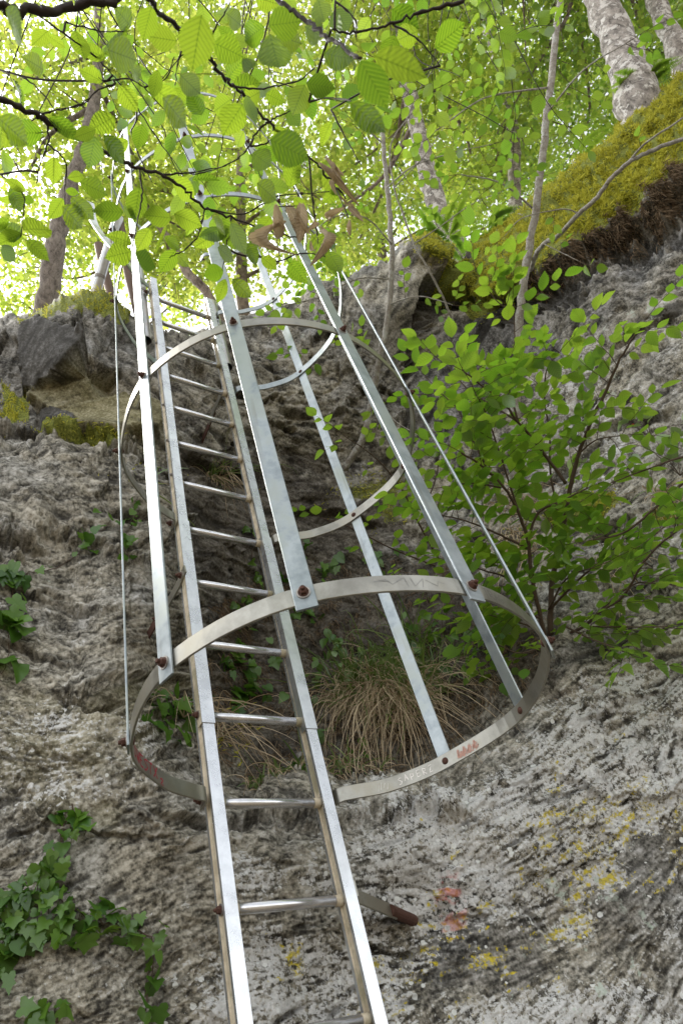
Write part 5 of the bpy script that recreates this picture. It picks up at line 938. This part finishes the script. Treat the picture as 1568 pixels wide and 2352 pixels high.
bramble('small pale bramble sprig by the moss cushion at right', 1490, 1290, 5, .10, 425, .05, .2, M_PALE)
bramble('leafy weed in the crevice behind the right cage bar', 1010, 1440, 8, .10, 426, .055, .2)
for i, (x, y) in enumerate([(1448, 1000), (1520, 1008), (1498, 1022)]):
    p, n = rock_at(x, y, .19); mb = MB(); reseed(500 + i)
    for k in range(14): q = rv(); q /= np.linalg.norm(q); mb.tube([p[0] + q * .003, p[0] + q * .0065], [.0028, .0016], 6)
    tag(mb.build('berry', simple('red_berry', (.45, .02, .02), .3, 0, .2, 200)), ['small red berry left of the pale bramble leaves at right', 'small red berry at the right end of the pale bramble leaves', 'small red berry hanging lowest under the pale bramble leaves'][i], 'berry', 'red bramble berries')
# ---------- grass
def blades(name, roots, dirs, L, bend, w, mat, parent, seg=6):
    n = len(roots); t = np.linspace(0, 1, seg + 1); L = np.asarray(L); d = nrmz(dirs); g = np.array([0, 0, -1.0]); curl = rng.standard_normal((n, 3)) * .26
    P = roots[:, None] + (L[:, None] * t)[..., None] * d[:, None] + (L[:, None] * t ** 2)[..., None] * (bend[:, None] * g)[:, None] + (L[:, None] * np.sin(t * 2.4) * t)[..., None] * curl[:, None]
    T_ = np.gradient(P, axis=1); sd = nrmz(np.cross(T_, rng.standard_normal((n, 1, 3)) * .5 + nrmz(roots - CAM)[:, None])); ww = (w * (1 - t ** 1.6) + w * .1)[None, :, None] * rng.uniform(.6, 1.3, (n, 1, 1))
    V = np.stack([P - sd * ww, P + sd * ww], 2).reshape(-1, 3); i = np.arange(seg); F = np.stack([2 * i, 2 * i + 1, 2 * i + 3, 2 * i + 2], 1); F = (F[None] + (np.arange(n) * 2 * (seg + 1))[:, None, None]).reshape(-1, 4)
    return mesh_np(name, V, F, mat, parent, np.zeros((len(V), 2)), {'lv': np.repeat(rng.random(n), 2 * (seg + 1))}, True)
def tussock(label, spots, seed, dryn, dryL, grn, grL, out=.5):
    reseed(seed); P = []; N = []
    for x, y, rx, ry_, k in spots:
        p, n = rock_at(x + rng.standard_normal(k) * rx * .5, y + rng.standard_normal(k) * ry_ * .5, .01); P.append(p); N.append(n)
    P = np.concatenate(P); N = np.concatenate(N); o = empty('grass_tussock', P.mean(0), label, 'grass', 'grass tussocks on the rock')
    if dryn: i = rng.integers(0, len(P), dryn); blades('dry_blades', P[i], N[i] * out + rng.standard_normal((dryn, 3)) * .55 + UP * .25, rng.uniform(.5, 1.2, dryn) * dryL, rng.uniform(.8, 1.5, dryn), .0024, M_DRY, o, 7)
    if grn: i = rng.integers(0, len(P), grn); blades('green_blades', P[i], N[i] * out + rng.standard_normal((grn, 3)) * .5 + UP * .8, rng.uniform(.4, 1.2, grn) * grL, rng.uniform(.3, 1.0, grn), .0034, M_GRASS, o, 7)
tussock('large drooping tussock of dry and green grass inside the lowest hoop', [(880, 1590, 70, 40, 60), (820, 1600, 50, 36, 30), (935, 1610, 50, 40, 24)], 431, 900, .42, 520, .40, .4)
tussock('green grass fringe with long arching blades right of the dry tussock', [(1000, 1560, 60, 50, 30), (920, 1500, 80, 40, 30)], 432, 40, .4, 120, .5)
tussock('dry straw hanging behind the left stile under the ivy', [(420, 1650, 40, 20, 20), (500, 1690, 30, 16, 20)], 433, 70, .34, 6, .15)
tussock('little drooping grass tuft behind the middle rungs', [(535, 1075, 20, 14, 20)], 434, 50, .22, 60, .26)
tussock('straw and roots hanging beneath the large shrub', [(1180, 1150, 80, 40, 40), (1200, 1260, 50, 40, 30)], 435, 160, .30, 20, .15)
tussock('thin grass stalks growing beside the left cage bar', [(325, 1130, 10, 30, 12)], 436, 3, .2, 10, .35)
tussock('sparse grass along the rock step under the tussock', [(760, 1780, 120, 14, 40), (600, 1800, 60, 12, 20)], 437, 140, .2, 90, .14)
tussock('dry grass fringe on the rock at the right edge', [(1530, 1130, 50, 24, 30), (1400, 1300, 50, 40, 30)], 438, 110, .22, 20, .12)
# ---------- moss cushions and hanging brown moss
def scatter_mask(mask, n, xr, yr):
    x = rng.uniform(*xr, n * 6); y = rng.uniform(*yr, n * 6); k = samp(mask, x, y) > rng.random(n * 6); return x[k][:n], y[k][:n]
def tufts(name, label, mask, n, xr, yr, L, mat, seed, hang=0.0, cat='moss', clump=0, w=.004):
    reseed(seed); x, y = scatter_mask(mask, n, xr, yr)
    if clump:
        cx, cy = x[::clump], y[::clump]; r = np.repeat(np.arange(len(cx)), clump)[:len(x)]; x = cx[r] + rng.standard_normal(len(r)) * 5; y = cy[r] + rng.standard_normal(len(r)) * 5
    p, nn = rock_at(x, y, -.003); m = len(x); o = None; g = np.array([0, 0, -1.0]); d = nn + rng.standard_normal((m, 3)) * .5 + hang * g + UP * (.25 if not hang else 0)
    q = blades(name, p + nn * (samp(F1, x, y) * L * .35)[:, None], d, rng.uniform(.5, 1.4, m) * L * (1 + .4 * samp(F1, x, y)).clip(.4, 2), np.full(m, .4 if not hang else .6), w, mat, None, 2); tag(q, label, cat, None, 'stuff'); return q
tufts('moss', 'yellow green moss carpet on the sloping rim at upper right', np.clip(mossr * (1 - brownr), 0, 1), 52000, (900, 1800), (60, 720), .021, M_MOSS, 441)
tufts('moss_cushions', 'dark green moss on the left hump and in small patches', np.clip(mossl * (1 - mossr), 0, 1) * .9, 26000, (-60, 1700), (640, 1750), .020, M_MOSS, 442, w=.003)
tufts('hanging_moss', 'reddish brown dried moss and rootlets hanging under the rim', brownr, 22000, (1050, 1800), (250, 740), .028, M_BMOSS, 443, .7, w=.003)
tufts('root_fringe', 'dark rootlets and humus in the recess behind the cage', np.clip(recess * smth(F1 + .4 * F2, .2, 1.2) , 0, 1), 9000, (450, 1300), (1280, 1800), .025, M_BMOSS, 444, .7, w=.0016)
# ---------- ferns on the rim
def fern(label, x, y, d, n, L, seed):
    reseed(seed); P = W(x, y, d); o = empty('fern', P, label, 'fern', 'ferns on the rim'); lf = Leaves()
    for k in range(n):
        a = rng.uniform(0, 2 * math.pi); dr = np.array([math.cos(a), math.sin(a), .9]); Q = np.array([P + dr * L * t * .8 + np.array([0, 0, -L * .7 * t * t]) for t in np.linspace(0, 1, 30)]); T_ = nrmz(np.gradient(Q, axis=0)); nn = nrmz(np.cross(T_[14], np.cross(UP, T_[14])) + rv(.1)); lv = random.random()
        for i in range(1, 30):
            for s in (-1, 1): dd = nrmz(np.cross(nn, T_[i]) * s + T_[i] * .35); lf.add(Q[i], dd, nn, L * .20 * math.sin(math.pi * (i / 30) ** .6 * .95 + .1), lv)
    lf.build('fronds', (T_FAR[0] * np.array([.42, 1, 1]), T_FAR[1], T_FAR[2]), M_LMID, o, False)
fern('fern rising behind the rim left of the leaning blotched trunk', 1030, 545, 6.0, 6, .5, 451)
fern('fern on the rim by the foot of the slender trunk', 1120, 530, 6.2, 6, .5, 452)
fern('fern beside the thick pale trunk on the mossy slope', 1330, 365, 5.7, 6, .45, 453)
fern('small fern low on the rock under the ivy patch', 232, 2150, 1.70, 5, .07, 454)
fern('fern at the rim just above the thick trunk foot', 1485, 195, 5.4, 5, .4, 455)

ivy('dark leafy weeds along the foot of the recess behind the lower bars', [([(640, 1650), (700, 1640), (760, 1600)], 1.0)], [(700, 1560, 50, 40, 12), (1040, 1500, 60, 60, 18), (1130, 1480, 60, 50, 18), (760, 1480, 60, 30, 10), (950, 1440, 70, 30, 14), (1180, 1590, 30, 30, 5)], 413, .06, T=(T_MID, T_ROUND), name='weed', group=None, lift=.08)
